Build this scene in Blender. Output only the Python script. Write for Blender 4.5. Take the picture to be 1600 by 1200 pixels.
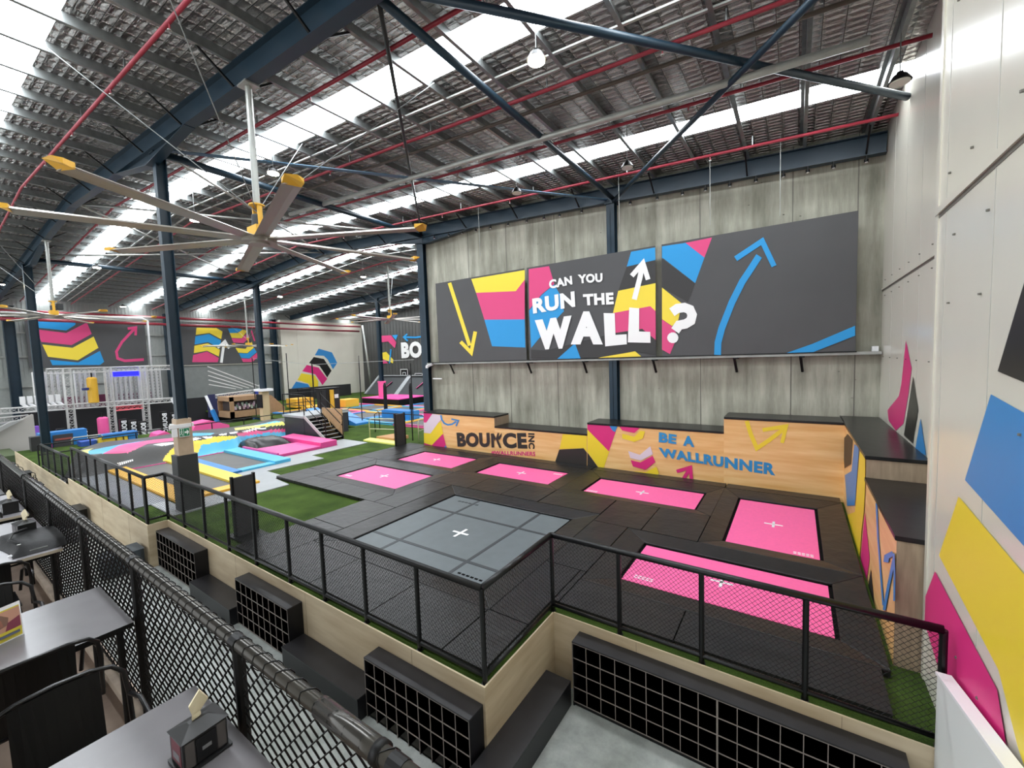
import bpy, math, random
from mathutils import Vector, Matrix
random.seed(7)
for _o in list(bpy.data.objects): bpy.data.objects.remove(_o)
SC = bpy.context.scene
COL = SC.collection

# ------------------------------------------------------------------ camera
FPX, YAW, PITCH, ROLL = 652.327, -0.597796617, 0.0661336882, -0.0332256939
CAM = Vector((0, 0, 3.6))
fw = Vector((math.sin(YAW)*math.cos(PITCH), math.cos(YAW)*math.cos(PITCH), -math.sin(PITCH)))
r0 = Vector((math.cos(YAW), -math.sin(YAW), 0)); u0 = r0.cross(fw)
rt = r0*math.cos(ROLL) + u0*math.sin(ROLL); up = u0*math.cos(ROLL) - r0*math.sin(ROLL)
cd = bpy.data.cameras.new('camera'); cam = bpy.data.objects.new('camera', cd); COL.objects.link(cam)
cam.matrix_world = Matrix(((rt.x, up.x, -fw.x, CAM.x), (rt.y, up.y, -fw.y, CAM.y), (rt.z, up.z, -fw.z, CAM.z), (0, 0, 0, 1)))
cd.sensor_fit = 'HORIZONTAL'; cd.sensor_width = 36; cd.lens = FPX/1600*36; cd.clip_start = .05; cd.clip_end = 300
SC.camera = cam
# ------------------------------------------------------------------ world, exposure
SKYLIGHT, LAMP, WORLD = 8.0, 40.0, 0.9
w = bpy.data.worlds.new('world'); SC.world = w; w.use_nodes = True
w.node_tree.nodes['Background'].inputs[0].default_value = (.93, .97, 1, 1)
w.node_tree.nodes['Background'].inputs[1].default_value = WORLD  # added fill light, entering where the hall is left open behind the camera
SC.view_settings.view_transform = 'Standard'; SC.view_settings.look = 'None'
SC.view_settings.exposure = 1.2; SC.view_settings.gamma = 1.0; SC.view_settings.use_curve_mapping = False
SC.cycles.max_bounces = 5; SC.cycles.diffuse_bounces = 3; SC.cycles.glossy_bounces = 3
SC.cycles.caustics_reflective = False; SC.cycles.caustics_refractive = False
SC.cycles.sample_clamp_indirect = 4.0

# ------------------------------------------------------------------ rays from the measured camera: a point of the photo on a known plane of the hall
def ray(x, y): return fw + rt*((x-800)/FPX) - up*((y-600)/FPX)
def onp(x, y, ax, v):
    d = ray(x, y); t = (v-CAM[ax])/d[ax]; return CAM + d*t
def oX(x, y, v): return onp(x, y, 0, v)
def oY(x, y, v): return onp(x, y, 1, v)
def oZ(x, y, v=0.): return onp(x, y, 2, v)
def proj(p):
    d = Vector(p)-CAM; z = d.dot(fw)
    return (800+FPX*d.dot(rt)/z, 600-FPX*d.dot(up)/z)

# ------------------------------------------------------------------ materials
def lin(c):
    if isinstance(c, str): c = tuple(int(c[i:i+2], 16)/255 for i in (0, 2, 4))
    return tuple(x/12.92 if x <= .04045 else ((x+.055)/1.055)**2.4 for x in c) + (1,)
MATS = {}
def mat(name, c, rough=.6, metal=0., spec=.5, noise=0., scale=8., stretch=(1, 1, 1), c2=None, bump=0., bscale=None, emit=0., coat=0., detail=4):
    if name in MATS: return MATS[name]
    m = bpy.data.materials.new(name); m.use_nodes = True; nt = m.node_tree; b = nt.nodes['Principled BSDF']
    L = nt.links.new; N = nt.nodes.new
    b.inputs['Base Color'].default_value = lin(c); b.inputs['Roughness'].default_value = rough
    b.inputs['Metallic'].default_value = metal; b.inputs['Specular IOR Level'].default_value = spec
    if coat: b.inputs['Coat Weight'].default_value = coat; b.inputs['Coat Roughness'].default_value = .15
    if emit:
        b.inputs['Emission Color'].default_value = lin(c); b.inputs['Emission Strength'].default_value = emit
    if noise or bump:
        tc = N('ShaderNodeTexCoord'); mp = N('ShaderNodeMapping'); mp.inputs['Scale'].default_value = stretch
        L(tc.outputs['Object'], mp.inputs['Vector'])
        nz = N('ShaderNodeTexNoise'); nz.inputs['Scale'].default_value = scale; nz.inputs['Detail'].default_value = detail
        L(mp.outputs['Vector'], nz.inputs['Vector'])
        if noise:
            cc = lin(c)
            rp = N('ShaderNodeValToRGB'); rp.color_ramp.elements[0].position = .3; rp.color_ramp.elements[1].position = .7
            if c2: rp.color_ramp.elements[0].color = lin(c2); rp.color_ramp.elements[1].color = cc
            else:
                rp.color_ramp.elements[0].color = tuple(x*(1-noise) for x in cc[:3])+(1,)
                rp.color_ramp.elements[1].color = tuple(min(1, x*(1+noise)) for x in cc[:3])+(1,)
            L(nz.outputs['Fac'], rp.inputs['Fac']); L(rp.outputs['Color'], b.inputs['Base Color'])
        if bump:
            n2 = nz
            if bscale:
                n2 = N('ShaderNodeTexNoise'); n2.inputs['Scale'].default_value = bscale; L(mp.outputs['Vector'], n2.inputs['Vector'])
            bp = N('ShaderNodeBump'); bp.inputs['Strength'].default_value = bump; bp.inputs['Distance'].default_value = .02
            L(n2.outputs['Fac'], bp.inputs['Height']); L(bp.outputs['Normal'], b.inputs['Normal'])
    MATS[name] = m; return m

def foil_mat():
    m = bpy.data.materials.new('silver foil insulation behind wire mesh'); m.use_nodes = True; nt = m.node_tree; b = nt.nodes['Principled BSDF']
    L = nt.links.new; N = nt.nodes.new
    tc = N('ShaderNodeTexCoord'); mp = N('ShaderNodeMapping'); L(tc.outputs['Object'], mp.inputs['Vector'])
    br = N('ShaderNodeTexBrick'); br.offset = 0; br.inputs['Scale'].default_value = 1
    br.inputs['Mortar Size'].default_value = .007; br.inputs['Mortar Smooth'].default_value = .3; br.inputs['Bias'].default_value = 0
    br.inputs['Brick Width'].default_value = .3; br.inputs['Row Height'].default_value = .15
    br.inputs['Color1'].default_value = lin('cbc8c4'); br.inputs['Color2'].default_value = lin('bab5b3'); br.inputs['Mortar'].default_value = lin('5a5957')
    L(mp.outputs['Vector'], br.inputs['Vector'])
    nz = N('ShaderNodeTexNoise'); nz.inputs['Scale'].default_value = 1.1; nz.inputs['Detail'].default_value = 3; L(mp.outputs['Vector'], nz.inputs['Vector'])
    mx = N('ShaderNodeMixRGB'); mx.blend_type = 'MULTIPLY'; mx.inputs[0].default_value = .8
    rp = N('ShaderNodeValToRGB'); rp.color_ramp.elements[0].color = (.6, .57, .57, 1); rp.color_ramp.elements[1].color = (1, .98, .96, 1)
    rp.color_ramp.elements[0].position = .35; rp.color_ramp.elements[1].position = .68
    L(nz.outputs['Fac'], rp.inputs['Fac']); L(br.outputs['Color'], mx.inputs[1]); L(rp.outputs['Color'], mx.inputs[2]); L(mx.outputs['Color'], b.inputs['Base Color'])
    wv = N('ShaderNodeTexNoise'); wv.inputs['Scale'].default_value = 7; wv.inputs['Detail'].default_value = 5; m2 = N('ShaderNodeMapping'); m2.inputs['Scale'].default_value = (.6, 3.2, 1); L(tc.outputs['Object'], m2.inputs['Vector']); L(m2.outputs['Vector'], wv.inputs['Vector'])
    b2 = N('ShaderNodeTexBrick'); b2.offset = 0; b2.inputs['Scale'].default_value = 1; b2.inputs['Mortar Size'].default_value = .07; b2.inputs['Mortar Smooth'].default_value = 1
    b2.inputs['Brick Width'].default_value = .3; b2.inputs['Row Height'].default_value = .15; L(mp.outputs['Vector'], b2.inputs['Vector'])
    ad = N('ShaderNodeMath'); ad.operation = 'MULTIPLY_ADD'; ad.inputs[1].default_value = .55
    L(b2.outputs['Fac'], ad.inputs[0]); L(wv.outputs['Fac'], ad.inputs[2])
    bp = N('ShaderNodeBump'); bp.inputs['Strength'].default_value = 1.0; bp.inputs['Distance'].default_value = .12
    L(ad.outputs[0], bp.inputs['Height']); L(bp.outputs['Normal'], b.inputs['Normal'])
    b.inputs['Metallic'].default_value = .78; b.inputs['Roughness'].default_value = .27
    return m
def concrete_mat(name, c1, c2, streak=(1, 1, .12)):
    m = bpy.data.materials.new(name); m.use_nodes = True; nt = m.node_tree; b = nt.nodes['Principled BSDF']
    L = nt.links.new; N = nt.nodes.new
    tc = N('ShaderNodeTexCoord'); mp = N('ShaderNodeMapping'); mp.inputs['Scale'].default_value = streak; L(tc.outputs['Object'], mp.inputs['Vector'])
    a = N('ShaderNodeTexNoise'); a.inputs['Scale'].default_value = 3.2; a.inputs['Detail'].default_value = 8; a.inputs['Roughness'].default_value = .65; L(mp.outputs['Vector'], a.inputs['Vector'])
    c = N('ShaderNodeTexNoise'); c.inputs['Scale'].default_value = .7; c.inputs['Detail'].default_value = 6; L(tc.outputs['Object'], c.inputs['Vector'])
    ra = N('ShaderNodeValToRGB'); ra.color_ramp.elements[0].position = .33; ra.color_ramp.elements[1].position = .66
    ra.color_ramp.elements[0].color = lin(c2); ra.color_ramp.elements[1].color = lin(c1)
    rc = N('ShaderNodeValToRGB'); rc.color_ramp.elements[0].position = .3; rc.color_ramp.elements[1].position = .7
    rc.color_ramp.elements[0].color = (.62, .62, .60, 1); rc.color_ramp.elements[1].color = (1, 1, 1, 1)
    mx = N('ShaderNodeMixRGB'); mx.blend_type = 'MULTIPLY'; mx.inputs[0].default_value = 1
    L(a.outputs['Fac'], ra.inputs['Fac']); L(c.outputs['Fac'], rc.inputs['Fac']); L(ra.outputs['Color'], mx.inputs[1]); L(rc.outputs['Color'], mx.inputs[2])
    L(mx.outputs['Color'], b.inputs['Base Color']); b.inputs['Roughness'].default_value = .75; b.inputs['Specular IOR Level'].default_value = .3
    bp = N('ShaderNodeBump'); bp.inputs['Strength'].default_value = .15; bp.inputs['Distance'].default_value = .01
    L(a.outputs['Fac'], bp.inputs['Height']); L(bp.outputs['Normal'], b.inputs['Normal'])
    return m
def turf_mat():
    m = bpy.data.materials.new('short green turf'); m.use_nodes = True; nt = m.node_tree; b = nt.nodes['Principled BSDF']
    L = nt.links.new; N = nt.nodes.new
    tc = N('ShaderNodeTexCoord')
    a = N('ShaderNodeTexNoise'); a.inputs['Scale'].default_value = 60; a.inputs['Detail'].default_value = 4; L(tc.outputs['Object'], a.inputs['Vector'])
    c = N('ShaderNodeTexNoise'); c.inputs['Scale'].default_value = 1.3; c.inputs['Detail'].default_value = 3; L(tc.outputs['Object'], c.inputs['Vector'])
    ad = N('ShaderNodeMath'); ad.operation = 'ADD'; L(a.outputs['Fac'], ad.inputs[0]); L(c.outputs['Fac'], ad.inputs[1])
    r = N('ShaderNodeValToRGB'); r.color_ramp.elements[0].position = .35; r.color_ramp.elements[1].position = .68
    hf = N('ShaderNodeMath'); hf.operation = 'MULTIPLY'; hf.inputs[1].default_value = .5; L(ad.outputs[0], hf.inputs[0]); L(hf.outputs[0], r.inputs['Fac'])
    r.color_ramp.elements[0].color = lin('293a18'); r.color_ramp.elements[1].color = lin('4f652a')
    L(r.outputs['Color'], b.inputs['Base Color']); b.inputs['Roughness'].default_value = .95; b.inputs['Specular IOR Level'].default_value = .1
    bp = N('ShaderNodeBump'); bp.inputs['Strength'].default_value = .5; bp.inputs['Distance'].default_value = .01
    L(a.outputs['Fac'], bp.inputs['Height']); L(bp.outputs['Normal'], b.inputs['Normal'])
    return m
FOIL = foil_mat()
CONC = concrete_mat('streaked tilt-up concrete', 'c6c4b5', '8f8e80')
CFLOOR = concrete_mat('grey concrete floor', 'c3c7c3', '9da29e', (1, 1, 1))
TURF = turf_mat()
M_skylight = mat('translucent roof sheet', 'f4faff', .5, emit=SKYLIGHT)
M_navy = mat('dark blue painted steel', '1b2f3c', .4, spec=.4, noise=.12, scale=2)
M_galv = mat('galvanised steel', '8d9190', .42, metal=.75, noise=.15, scale=6)
M_galvd = mat('weathered galvanised tube', 'a7a9a4', .4, metal=.5, noise=.12, scale=4)
M_red = mat('red painted pipe', '8c2735', .4, noise=.08, scale=5)
M_black = mat('black steel', '090909', .45, spec=.3)
M_blackgloss = mat('black coated steel', '0f0f10', .28, spec=.45)
M_ply = mat('birch plywood', 'd3c2a4', .55, noise=1, c2='b9a484', scale=2.2, stretch=(.5, .5, 3), bump=.02)
M_plyedge = mat('plywood edge', 'e6d5b4', .55)
M_plyorange = mat('varnished plywood', 'f2cd90', .35, noise=1, c2='dfaa66', scale=1.6, stretch=(.45, .45, 5), detail=7)
M_plyraw = mat('raw grey plywood', 'a8947c', .7, noise=1, c2='8f7d68', scale=6, stretch=(3, 3, .4))
M_pad = mat('black vinyl padding', '232222', .36, spec=.34, noise=.18, scale=3, bump=.7, bscale=4)
M_padtop = mat('glossy black vinyl', '19191a', .3, spec=.35, noise=.1, scale=3, bump=.12, bscale=4)
M_seam = mat('seam', '101010', .6)
M_gap = mat('dark spring gap', '060606', .9, spec=.1)
M_pink = mat('pink trampoline mesh', 'f0649f', .55, noise=.04, scale=20)
M_greybed = mat('grey airbag mat', '5f676a', .5, noise=.06, scale=4)
M_greyline = mat('dark mat line', '32373a', .55)
M_white = mat('white vinyl', 'e9e9ea', .5)
M_pinkv = mat('pink vinyl', 'f05fa0', .35, bump=.05)
M_pinkedge = mat('dark pink vinyl', 'd8478e', .35)
M_bluev = mat('light blue vinyl', '52b4dc', .35, bump=.05)
M_blued = mat('blue vinyl', '2f7fc6', .35)
M_yellowv = mat('yellow vinyl', 'efcf46', .35, bump=.05)
M_yellowl = mat('lime yellow vinyl', 'ecea7a', .35)
M_orangev = mat('orange yellow vinyl', 'f0b53c', .4)
M_lightpad = mat('light grey floor mat', '9fa2a4', .4, noise=.07, scale=1.5)
M_medpad = mat('mid grey floor mat', '777b80', .4, noise=.08, scale=1.5)
M_mesh = mat('dark trampoline mesh', '565452', .5, noise=.08, scale=2)
M_cream = mat('cream insulated wall panel', 'dad6c8', .24, spec=.5, noise=.03, scale=.8, coat=.15)
M_creamd = mat('panel joint', '6d6a62', .6)
M_pal = {'k': mat('dark banner fabric', '4a4a4b', .6, noise=.05, scale=1), 'kk': mat('blacker print', '333232', .6),
         'p': mat('magenta print', 'd8437c', .5), 'y': mat('yellow print', 'efd53f', .5), 'b': mat('cyan blue print', '1f93d2', .5),
         'w': mat('white print', 'f0f0ee', .5), 'K': mat('black print', '26231f', .5), 'm': mat('deep pink print', 'd62a78', .45),
         'Y': mat('bright yellow print', 'ecd233', .4), 'B': mat('sky blue print', '3386c6', .4), 'T': mat('blue lettering', '2a8cc4', .5),
         'l': mat('pale lilac print', 'dccfd8', .5), 'n': mat('near black wall print', '151515', .3)}

# ------------------------------------------------------------------ mesh building
class MB:
    def __init__(s): s.v = []; s.f = []; s.m = []; s.mats = []
    def mi(s, m):
        if m not in s.mats: s.mats.append(m)
        return s.mats.index(m)
    def add(s, vs, fs, m):
        o = len(s.v); s.v += [tuple(v) for v in vs]; i = s.mi(m)
        for f in fs: s.f.append([o+k for k in f]); s.m.append(i)
    def box(s, x0, y0, z0, x1, y1, z1, m, top=None):
        x0, x1 = min(x0, x1), max(x0, x1); y0, y1 = min(y0, y1), max(y0, y1); z0, z1 = min(z0, z1), max(z0, z1)
        v = [(x0, y0, z0), (x1, y0, z0), (x1, y1, z0), (x0, y1, z0), (x0, y0, z1), (x1, y0, z1), (x1, y1, z1), (x0, y1, z1)]
        s.add(v, [(0, 3, 2, 1), (0, 1, 5, 4), (1, 2, 6, 5), (2, 3, 7, 6), (3, 0, 4, 7)], m); s.add(v[4:], [(0, 1, 2, 3)], top or m)
    def prism(s, poly, off, m, side=None):
        n = len(poly); off = Vector(off); p = [Vector(q) for q in poly]
        s.add(p+[q+off for q in p], [tuple(range(n, 2*n))], m)
        s.add(p+[q+off for q in p], [tuple(range(n-1, -1, -1))]+[(i, (i+1) % n, n+(i+1) % n, n+i) for i in range(n)], side or m)
    def face(s, poly, m): s.add(poly, [tuple(range(len(poly)))], m)
    def bar(s, p, q, w, h, m, upv=(0, 0, 1)):
        p = Vector(p); q = Vector(q); d = (q-p).normalized(); u = Vector(upv)
        if abs(d.dot(u)) > .98: u = Vector((0, 1, 0))
        r = d.cross(u).normalized(); u = r.cross(d)
        a = [r*(-w/2)+u*(-h/2), r*(w/2)+u*(-h/2), r*(w/2)+u*(h/2), r*(-w/2)+u*(h/2)]
        s.add([p+k for k in a]+[q+k for k in a], [(3, 2, 1, 0), (4, 5, 6, 7), (0, 1, 5, 4), (1, 2, 6, 5), (2, 3, 7, 6), (3, 0, 4, 7)], m)
    def tube(s, pts, r, m, n=8, closed=False):
        pts = [Vector(p) for p in pts]; k = len(pts); rr = r if isinstance(r, (list, tuple)) else [r]*k
        vs = []; prev = None
        for i, p in enumerate(pts):
            if closed: d = (pts[(i+1) % k]-pts[i-1]).normalized()
            else: d = (pts[min(i+1, k-1)]-pts[max(i-1, 0)]).normalized()
            if prev is None:
                a = Vector((0, 0, 1)) if abs(d.z) < .9 else Vector((1, 0, 0))
                u = d.cross(a).normalized()
            else: u = (prev-d*prev.dot(d)).normalized()
            prev = u; w_ = d.cross(u)
            for j in range(n):
                t = 2*math.pi*j/n+math.pi/n; vs.append(p+(u*math.cos(t)+w_*math.sin(t))*rr[i])
        fs = []
        for i in range(k if closed else k-1):
            i2 = (i+1) % k
            for j in range(n):
                j2 = (j+1) % n; fs.append((i*n+j, i*n+j2, i2*n+j2, i2*n+j))
        if not closed: fs += [tuple(range(n-1, -1, -1)), tuple((k-1)*n+j for j in range(n))]
        s.add(vs, fs, m)
    def cyl(s, c, r, h, m, n=20, r2=None):
        c = Vector(c); r2 = r if r2 is None else r2
        vs = [c+Vector((r*math.cos(2*math.pi*j/n), r*math.sin(2*math.pi*j/n), 0)) for j in range(n)]
        vs += [c+Vector((r2*math.cos(2*math.pi*j/n), r2*math.sin(2*math.pi*j/n), h)) for j in range(n)]
        s.add(vs, [tuple(range(n-1, -1, -1)), tuple(range(n, 2*n))]+[(j, (j+1) % n, n+(j+1) % n, n+j) for j in range(n)], m)
    def build(s, name, parent=None, smooth=False, bevel=0, kind=None):
        me = bpy.data.meshes.new(name)
        org = Vector((0, 0, 0)); par = parent
        while par is not None: org += par.location; par = par.parent
        if parent is None and kind != 'structure' and s.v:
            xs = [v[0] for v in s.v]; ys = [v[1] for v in s.v]
            org = Vector(((min(xs)+max(xs))/2, (min(ys)+max(ys))/2, min(v[2] for v in s.v)))
        me.from_pydata([(v[0]-org.x, v[1]-org.y, v[2]-org.z) for v in s.v], [], s.f)
        for m in s.mats: me.materials.append(m)
        me.polygons.foreach_set('material_index', s.m)
        if smooth: me.polygons.foreach_set('use_smooth', [True]*len(me.polygons))
        me.update()
        o = bpy.data.objects.new(name, me); COL.objects.link(o)
        if parent is not None: o.parent = parent
        elif kind != 'structure': o.location = org
        if bevel:
            b = o.modifiers.new('bevel', 'BEVEL'); b.width = bevel; b.segments = 2; b.limit_method = 'ANGLE'
        if kind: o['kind'] = kind
        return o
def tag(o, label, cat, group=None, kind=None):
    o['label'] = label; o['category'] = cat
    if group: o['group'] = group
    if kind: o['kind'] = kind
    return o
def thing(name, label, cat, loc=(0, 0, 0), group=None):
    o = bpy.data.objects.new(name, None); COL.objects.link(o); o.location = loc; o.empty_display_size = .2
    return tag(o, label, cat, group)
def copy_tree(o, parent=None, loc=None, rotz=None, label=None):
    kids = [c for c in bpy.data.objects if c.parent == o] if False else list(o.children)
    c = o.copy(); COL.objects.link(c); c.parent = parent
    if parent is None and loc is not None: c.location = loc
    if rotz is not None: c.rotation_euler = (0, 0, rotz)
    if label: c['label'] = label
    for k in kids: copy_tree(k, c)
    return c
def struct(mb, name): return mb.build(name, None, kind='structure')

# flat print designs: outlines in photo pixels, laid on a plane of the hall (ax, value), raised by 'lift' towards the viewer
class Deco:
    def __init__(s, mb, ax, val, sign=-1): s.mb = mb; s.ax = ax; s.val = val; s.sign = sign; s.k = 0
    def P(s, x, y):
        p = onp(x, y, s.ax, s.val); p[s.ax] = s.val + s.sign*(.004+.0015*s.k); return p
    def poly(s, pts, m):
        s.k += 1; s.mb.face([s.P(*p) for p in pts], M_pal[m] if isinstance(m, str) else m)
    def stroke(s, pts, w, m):
        """one continuous ribbon with mitred corners"""
        s.k += 1; P = [Vector(p) for p in pts]; L_ = []; R_ = []
        for i, p in enumerate(P):
            d0 = (p-P[i-1]).normalized() if i else None; d1 = (P[i+1]-p).normalized() if i < len(P)-1 else None
            if d0 is None: d0 = d1
            if d1 is None: d1 = d0
            n0 = Vector((-d0.y, d0.x)); n1 = Vector((-d1.y, d1.x)); mm = (n0+n1)
            mm = mm.normalized() if mm.length > .2 else n1; k = w/2/max(.42, mm.dot(n1)); L_.append(p+mm*k); R_.append(p-mm*k)
        for i in range(len(P)-1): s.mb.face([s.P(*q) for q in (L_[i], R_[i], R_[i+1], L_[i+1])], M_pal[m])
    def text(s, txt, quad, m, bold=.03):
        """quad: top-left, top-right, bottom-right, bottom-left pixels of the word's bounding box"""
        s.k += 1
        vs, fs = glyphs(txt, bold); tl, tr, br, bl = [Vector(q) for q in quad]
        out = [s.P(*((tl*(1-u)+tr*u)*v + (bl*(1-u)+br*u)*(1-v))) for u, v in vs]
        s.mb.add(out, fs, M_pal[m] if isinstance(m, str) else m)
_G = {}
def glyphs(txt, bold=.03):
    key = (txt, bold)
    if key in _G: return _G[key]
    cu = bpy.data.curves.new('t', 'FONT'); cu.body = txt; cu.offset = bold; cu.fill_mode = 'FRONT'; cu.resolution_u = 4
    cu.space_character = 1+bold*1.6
    ob = bpy.data.objects.new('t', cu); COL.objects.link(ob)
    bpy.context.view_layer.update()
    dg = bpy.context.evaluated_depsgraph_get(); me = ob.evaluated_get(dg).to_mesh()
    vs = [(v.co.x, v.co.y) for v in me.vertices]; fs = [tuple(p.vertices) for p in me.polygons]
    ob.evaluated_get(dg).to_mesh_clear()
    bpy.data.objects.remove(ob); bpy.data.curves.remove(cu)
    x0 = min(v[0] for v in vs); x1 = max(v[0] for v in vs); y0 = min(v[1] for v in vs); y1 = max(v[1] for v in vs)
    _G[key] = ([((x-x0)/(x1-x0), (y-y0)/(y1-y0)) for x, y in vs], fs); return _G[key]
def cc(ox, oy, s): return lambda *pts: [(ox+x/s, oy+y/s) for x, y in pts]
# =================================================================== SHELL
RX, ZR, SL = -20.5, 9.836, .057            # ridge x, ridge height of the sheeting, slope
def zr(x): return ZR - SL*abs(x-RX)
XW, XE, YS, YN = -42.7, 1.7, -7.0, 31.0
LF = -0.97                                   # lower floor
# floors
b = MB(); b.box(XW, YS, LF-.2, 4, YN, LF, CFLOOR); struct(b, 'floor')
b = MB()
b.prism([(-20.05, 2.97, -.12), (-12.22, 2.97, -.12), (-12.22, 3.34, -.12), (-2.77, 3.34, -.12), (-2.77, 4.9, -.12), (1.17, 4.9, -.12), (1.17, 6.02, -.12), (1.68, 6.02, -.12),
         (1.68, 13.2, -.12), (-13.2, 13.2, -.12), (-13.2, YN, -.12), (XW, YN, -.12), (XW, 14, -.12), (-20.05, 14, -.12)], (0, 0, .12), TURF)
b.box(-31.5, 2.97, -.5, -20.05, 14, -.24, TURF)
o = struct(b, 'floor')
MZ = 1.25
M_mezz = mat('brown concrete mezzanine floor', 'a08c7c', .8, noise=1, c2='7d6b5e', scale=2.5)
b = MB(); b.box(-14, YS, MZ-.25, -.1, .72, MZ, M_mezz); b.box(-14, .72, MZ-.25, -.1, .8, MZ+.06, mat('pale kerb', 'b5a493', .8, noise=.15))
struct(b, 'floor')
# plywood fascia
b = MB()
b.box(-31.5, 2.95, LF, -20.07, 2.97, -.21, M_ply, M_plyedge)
for p in [(-20.07, 2.95, -12.2, 2.97), (-12.2, 3.32, -2.75, 3.34), (-2.75, 4.88, 1.17, 4.9)]:
    b.box(p[0], p[1], LF, p[2], p[3], .03, M_ply, M_plyedge)
b.box(-12.22, 2.97, LF, -12.2, 3.32, .03, M_ply, M_plyedge); b.box(-2.77, 3.34, LF, -2.75, 4.88, .03, M_ply, M_plyedge)
for x in (-18.4, -16.0, -13.6): b.box(x, 2.948, LF, x+.006, 2.952, .02, M_plyraw)
for x in (-10.9, -8.7, -6.3, -3.9): b.box(x, 3.318, LF, x+.006, 3.322, .02, M_plyraw)
for x in (-1.6, .4): b.box(x, 4.878, LF, x+.006, 4.882, .02, M_plyraw)
struct(b, 'trim_1')
# concrete wall
b = MB(); b.box(-13.25, 13.2, -.1, 1.9, 13.5, 9.6, CONC)
for x in [-10.9, -9.05, -7.0, -2.3, -.1, 1.2]:
    xx = oY(0, 0, 13.2).x if False else x
    b.box(x-.012, 13.194, 0, x+.012, 13.2, 9.2, M_creamd)
for i in range(60):
    x = random.uniform(-12.8, 1.5); z = random.uniform(2, 8.3); b.cyl((x, 13.19, z), .02, .01, M_creamd, 6)
struct(b, 'wall_back')
# far dark wall behind the open court
M_char = mat('charcoal painted wall', '4c4c4a', .7, noise=.08, scale=.5)
b = MB(); b.box(XW, YN, -.1, 1.7, YN+.2, 9.6, M_char)
for i in range(90): b.box(XW+.5*i, YN-.03, 0, XW+.5*i+.06, YN, 9.0, M_char)
struct(b, 'wall_far')
# corrugated left wall
M_corr = mat('pale corrugated cladding', '9da19d', .5, noise=.05)
M_block = mat('grey painted blockwork', '7f8280', .7, noise=.06, scale=3)
b = MB(); b.box(XW-.2, YS, LF, XW, YN, 8.9, M_corr)
y = YS
while y < 22: b.box(XW, y, 3.3, XW+.03, y+.09, 8.4, M_corr); y += .2
for z in (2.6, 4.6, 6.2, 7.4): b.box(XW+.03, YS, z, XW+.13, 22, z+.09, M_galvd)
b.box(XW, 11, LF, XW+.15, 22, 3.7, M_block); b.box(XW, 11, 3.7, XW+.25, 22, 3.8, M_cream)
struct(b, 'wall_left')
b = MB(); b.box(XW+.02, 21.6, -.1, XW+.5, YN-.02, 7.95, M_cream); b.box(XW+.5, 23.2, -.1, XW+.52, YN-.02, 7.6, M_cream)
d = Deco(b, 0, XW+.52, 1); c8 = cc(440, 460, 6.667)
for pts, m in [([(385, 565), (525, 605), (580, 715), (535, 780), (480, 680), (440, 640), (345, 635)], 'B'), ([(335, 652), (440, 672), (520, 795), (475, 865), (395, 745), (285, 715)], 'n'),
               ([(262, 735), (385, 762), (475, 880), (425, 945), (350, 832), (215, 800)], 'm'), ([(205, 820), (345, 845), (382, 905), (380, 960), (300, 965), (280, 930), (165, 890)], 'Y'),
               ([(150, 908), (275, 935), (300, 975), (100, 985)], 'B')]:
    d.poly(c8(*pts), m)
struct(b, 'wall_left_white')
# right wall: near block and set-back stretch
b = MB(); WX = 1.17
b.box(WX, YS, LF, WX+.25, 6.0, 9.4, M_cream); b.box(WX+.25, 5.75, LF, 1.93, 6.0, 9.4, M_cream)
for y in (-1.5, -.3, .9, 2.1, 3.3, 4.5, 5.7): b.box(WX-.003, y-.006, -.9, WX, y+.006, 9.2, mat('fine joint', 'b9b7ae', .5))
b.box(WX-.004, YS, 4.83, WX, 5.98, 4.865, M_creamd); b.box(WX-.022, YS, 4.865, WX, 6.0, 4.93, M_cream)
b.box(WX-.012, 5.93, LF, WX, 6.01, 9.3, M_cream)
for z0, ys in ((5.15, (2.2, 3.2, 4.1, 5.0, 5.6)), (4.55, (2.6, 3.6, 4.6, 5.4)), (3.95, (3.9, 4.7, 5.5)), (7.1, (3.4, 4.3, 5.2)), (6.6, (4.0, 5.5)), (3.0, (3.2, 3.5, 3.9)), (.9, (4.4, 4.9)), (2.2, (3.0, 3.4))):
    for y in ys: b.cyl((WX-.008, y, z0), .012, .016, M_creamd, 6)
d = Deco(b, 0, WX, -1)
d.poly([(1550, 616), (1509, 750), (1700, 963), (1700, 700)], 'B')
d.poly([(1561, 580), (1640, 317), (1700, 317), (1700, 638)], 'n')
d.poly([(1500, 776), (1469, 868), (1563, 1048), (1594, 1170), (1640, 1300), (1700, 1400), (1700, 1012)], 'Y')
d.poly([(1463, 893), (1445, 940), (1445, 968), (1470, 1050), (1510, 1150), (1575, 1250), (1578, 1180), (1561, 1078)], 'm')
struct(b, 'wall_right')
b = MB(); b.box(1.68, 6.0, -.1, 1.93, 13.2, 9.4, M_cream)
b.box(1.676, 6.0, 4.83, 1.68, 13.2, 4.865, M_creamd); b.box(1.66, 6.0, 4.865, 1.68, 13.2, 4.91, M_cream)
for y in (7.2, 8.4, 9.6, 10.8, 12.0): b.box(1.677, y-.006, 0, 1.68, y+.006, 9.2, mat('fine joint', 'b9b7ae', .5))
for z0 in (4.7, 5.05, 3.3): 
    for y in (8.8, 9.6, 10.4, 11.2, 12.0, 12.8): b.cyl((1.672, y, z0), .012, .016, M_creamd, 6)
d = Deco(b, 0, 1.68, -1)
d.poly([(1416, 532), (1425, 575), (1420, 615), (1412, 662), (1400, 673), (1389, 657), (1387, 641), (1405, 619), (1409, 599)], 'm')
d.poly([(1427.5, 588), (1435.5, 640), (1427, 693), (1413, 680)], 'n'); d.poly([(1439.5, 654), (1448, 712), (1431, 702)], 'B')
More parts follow.
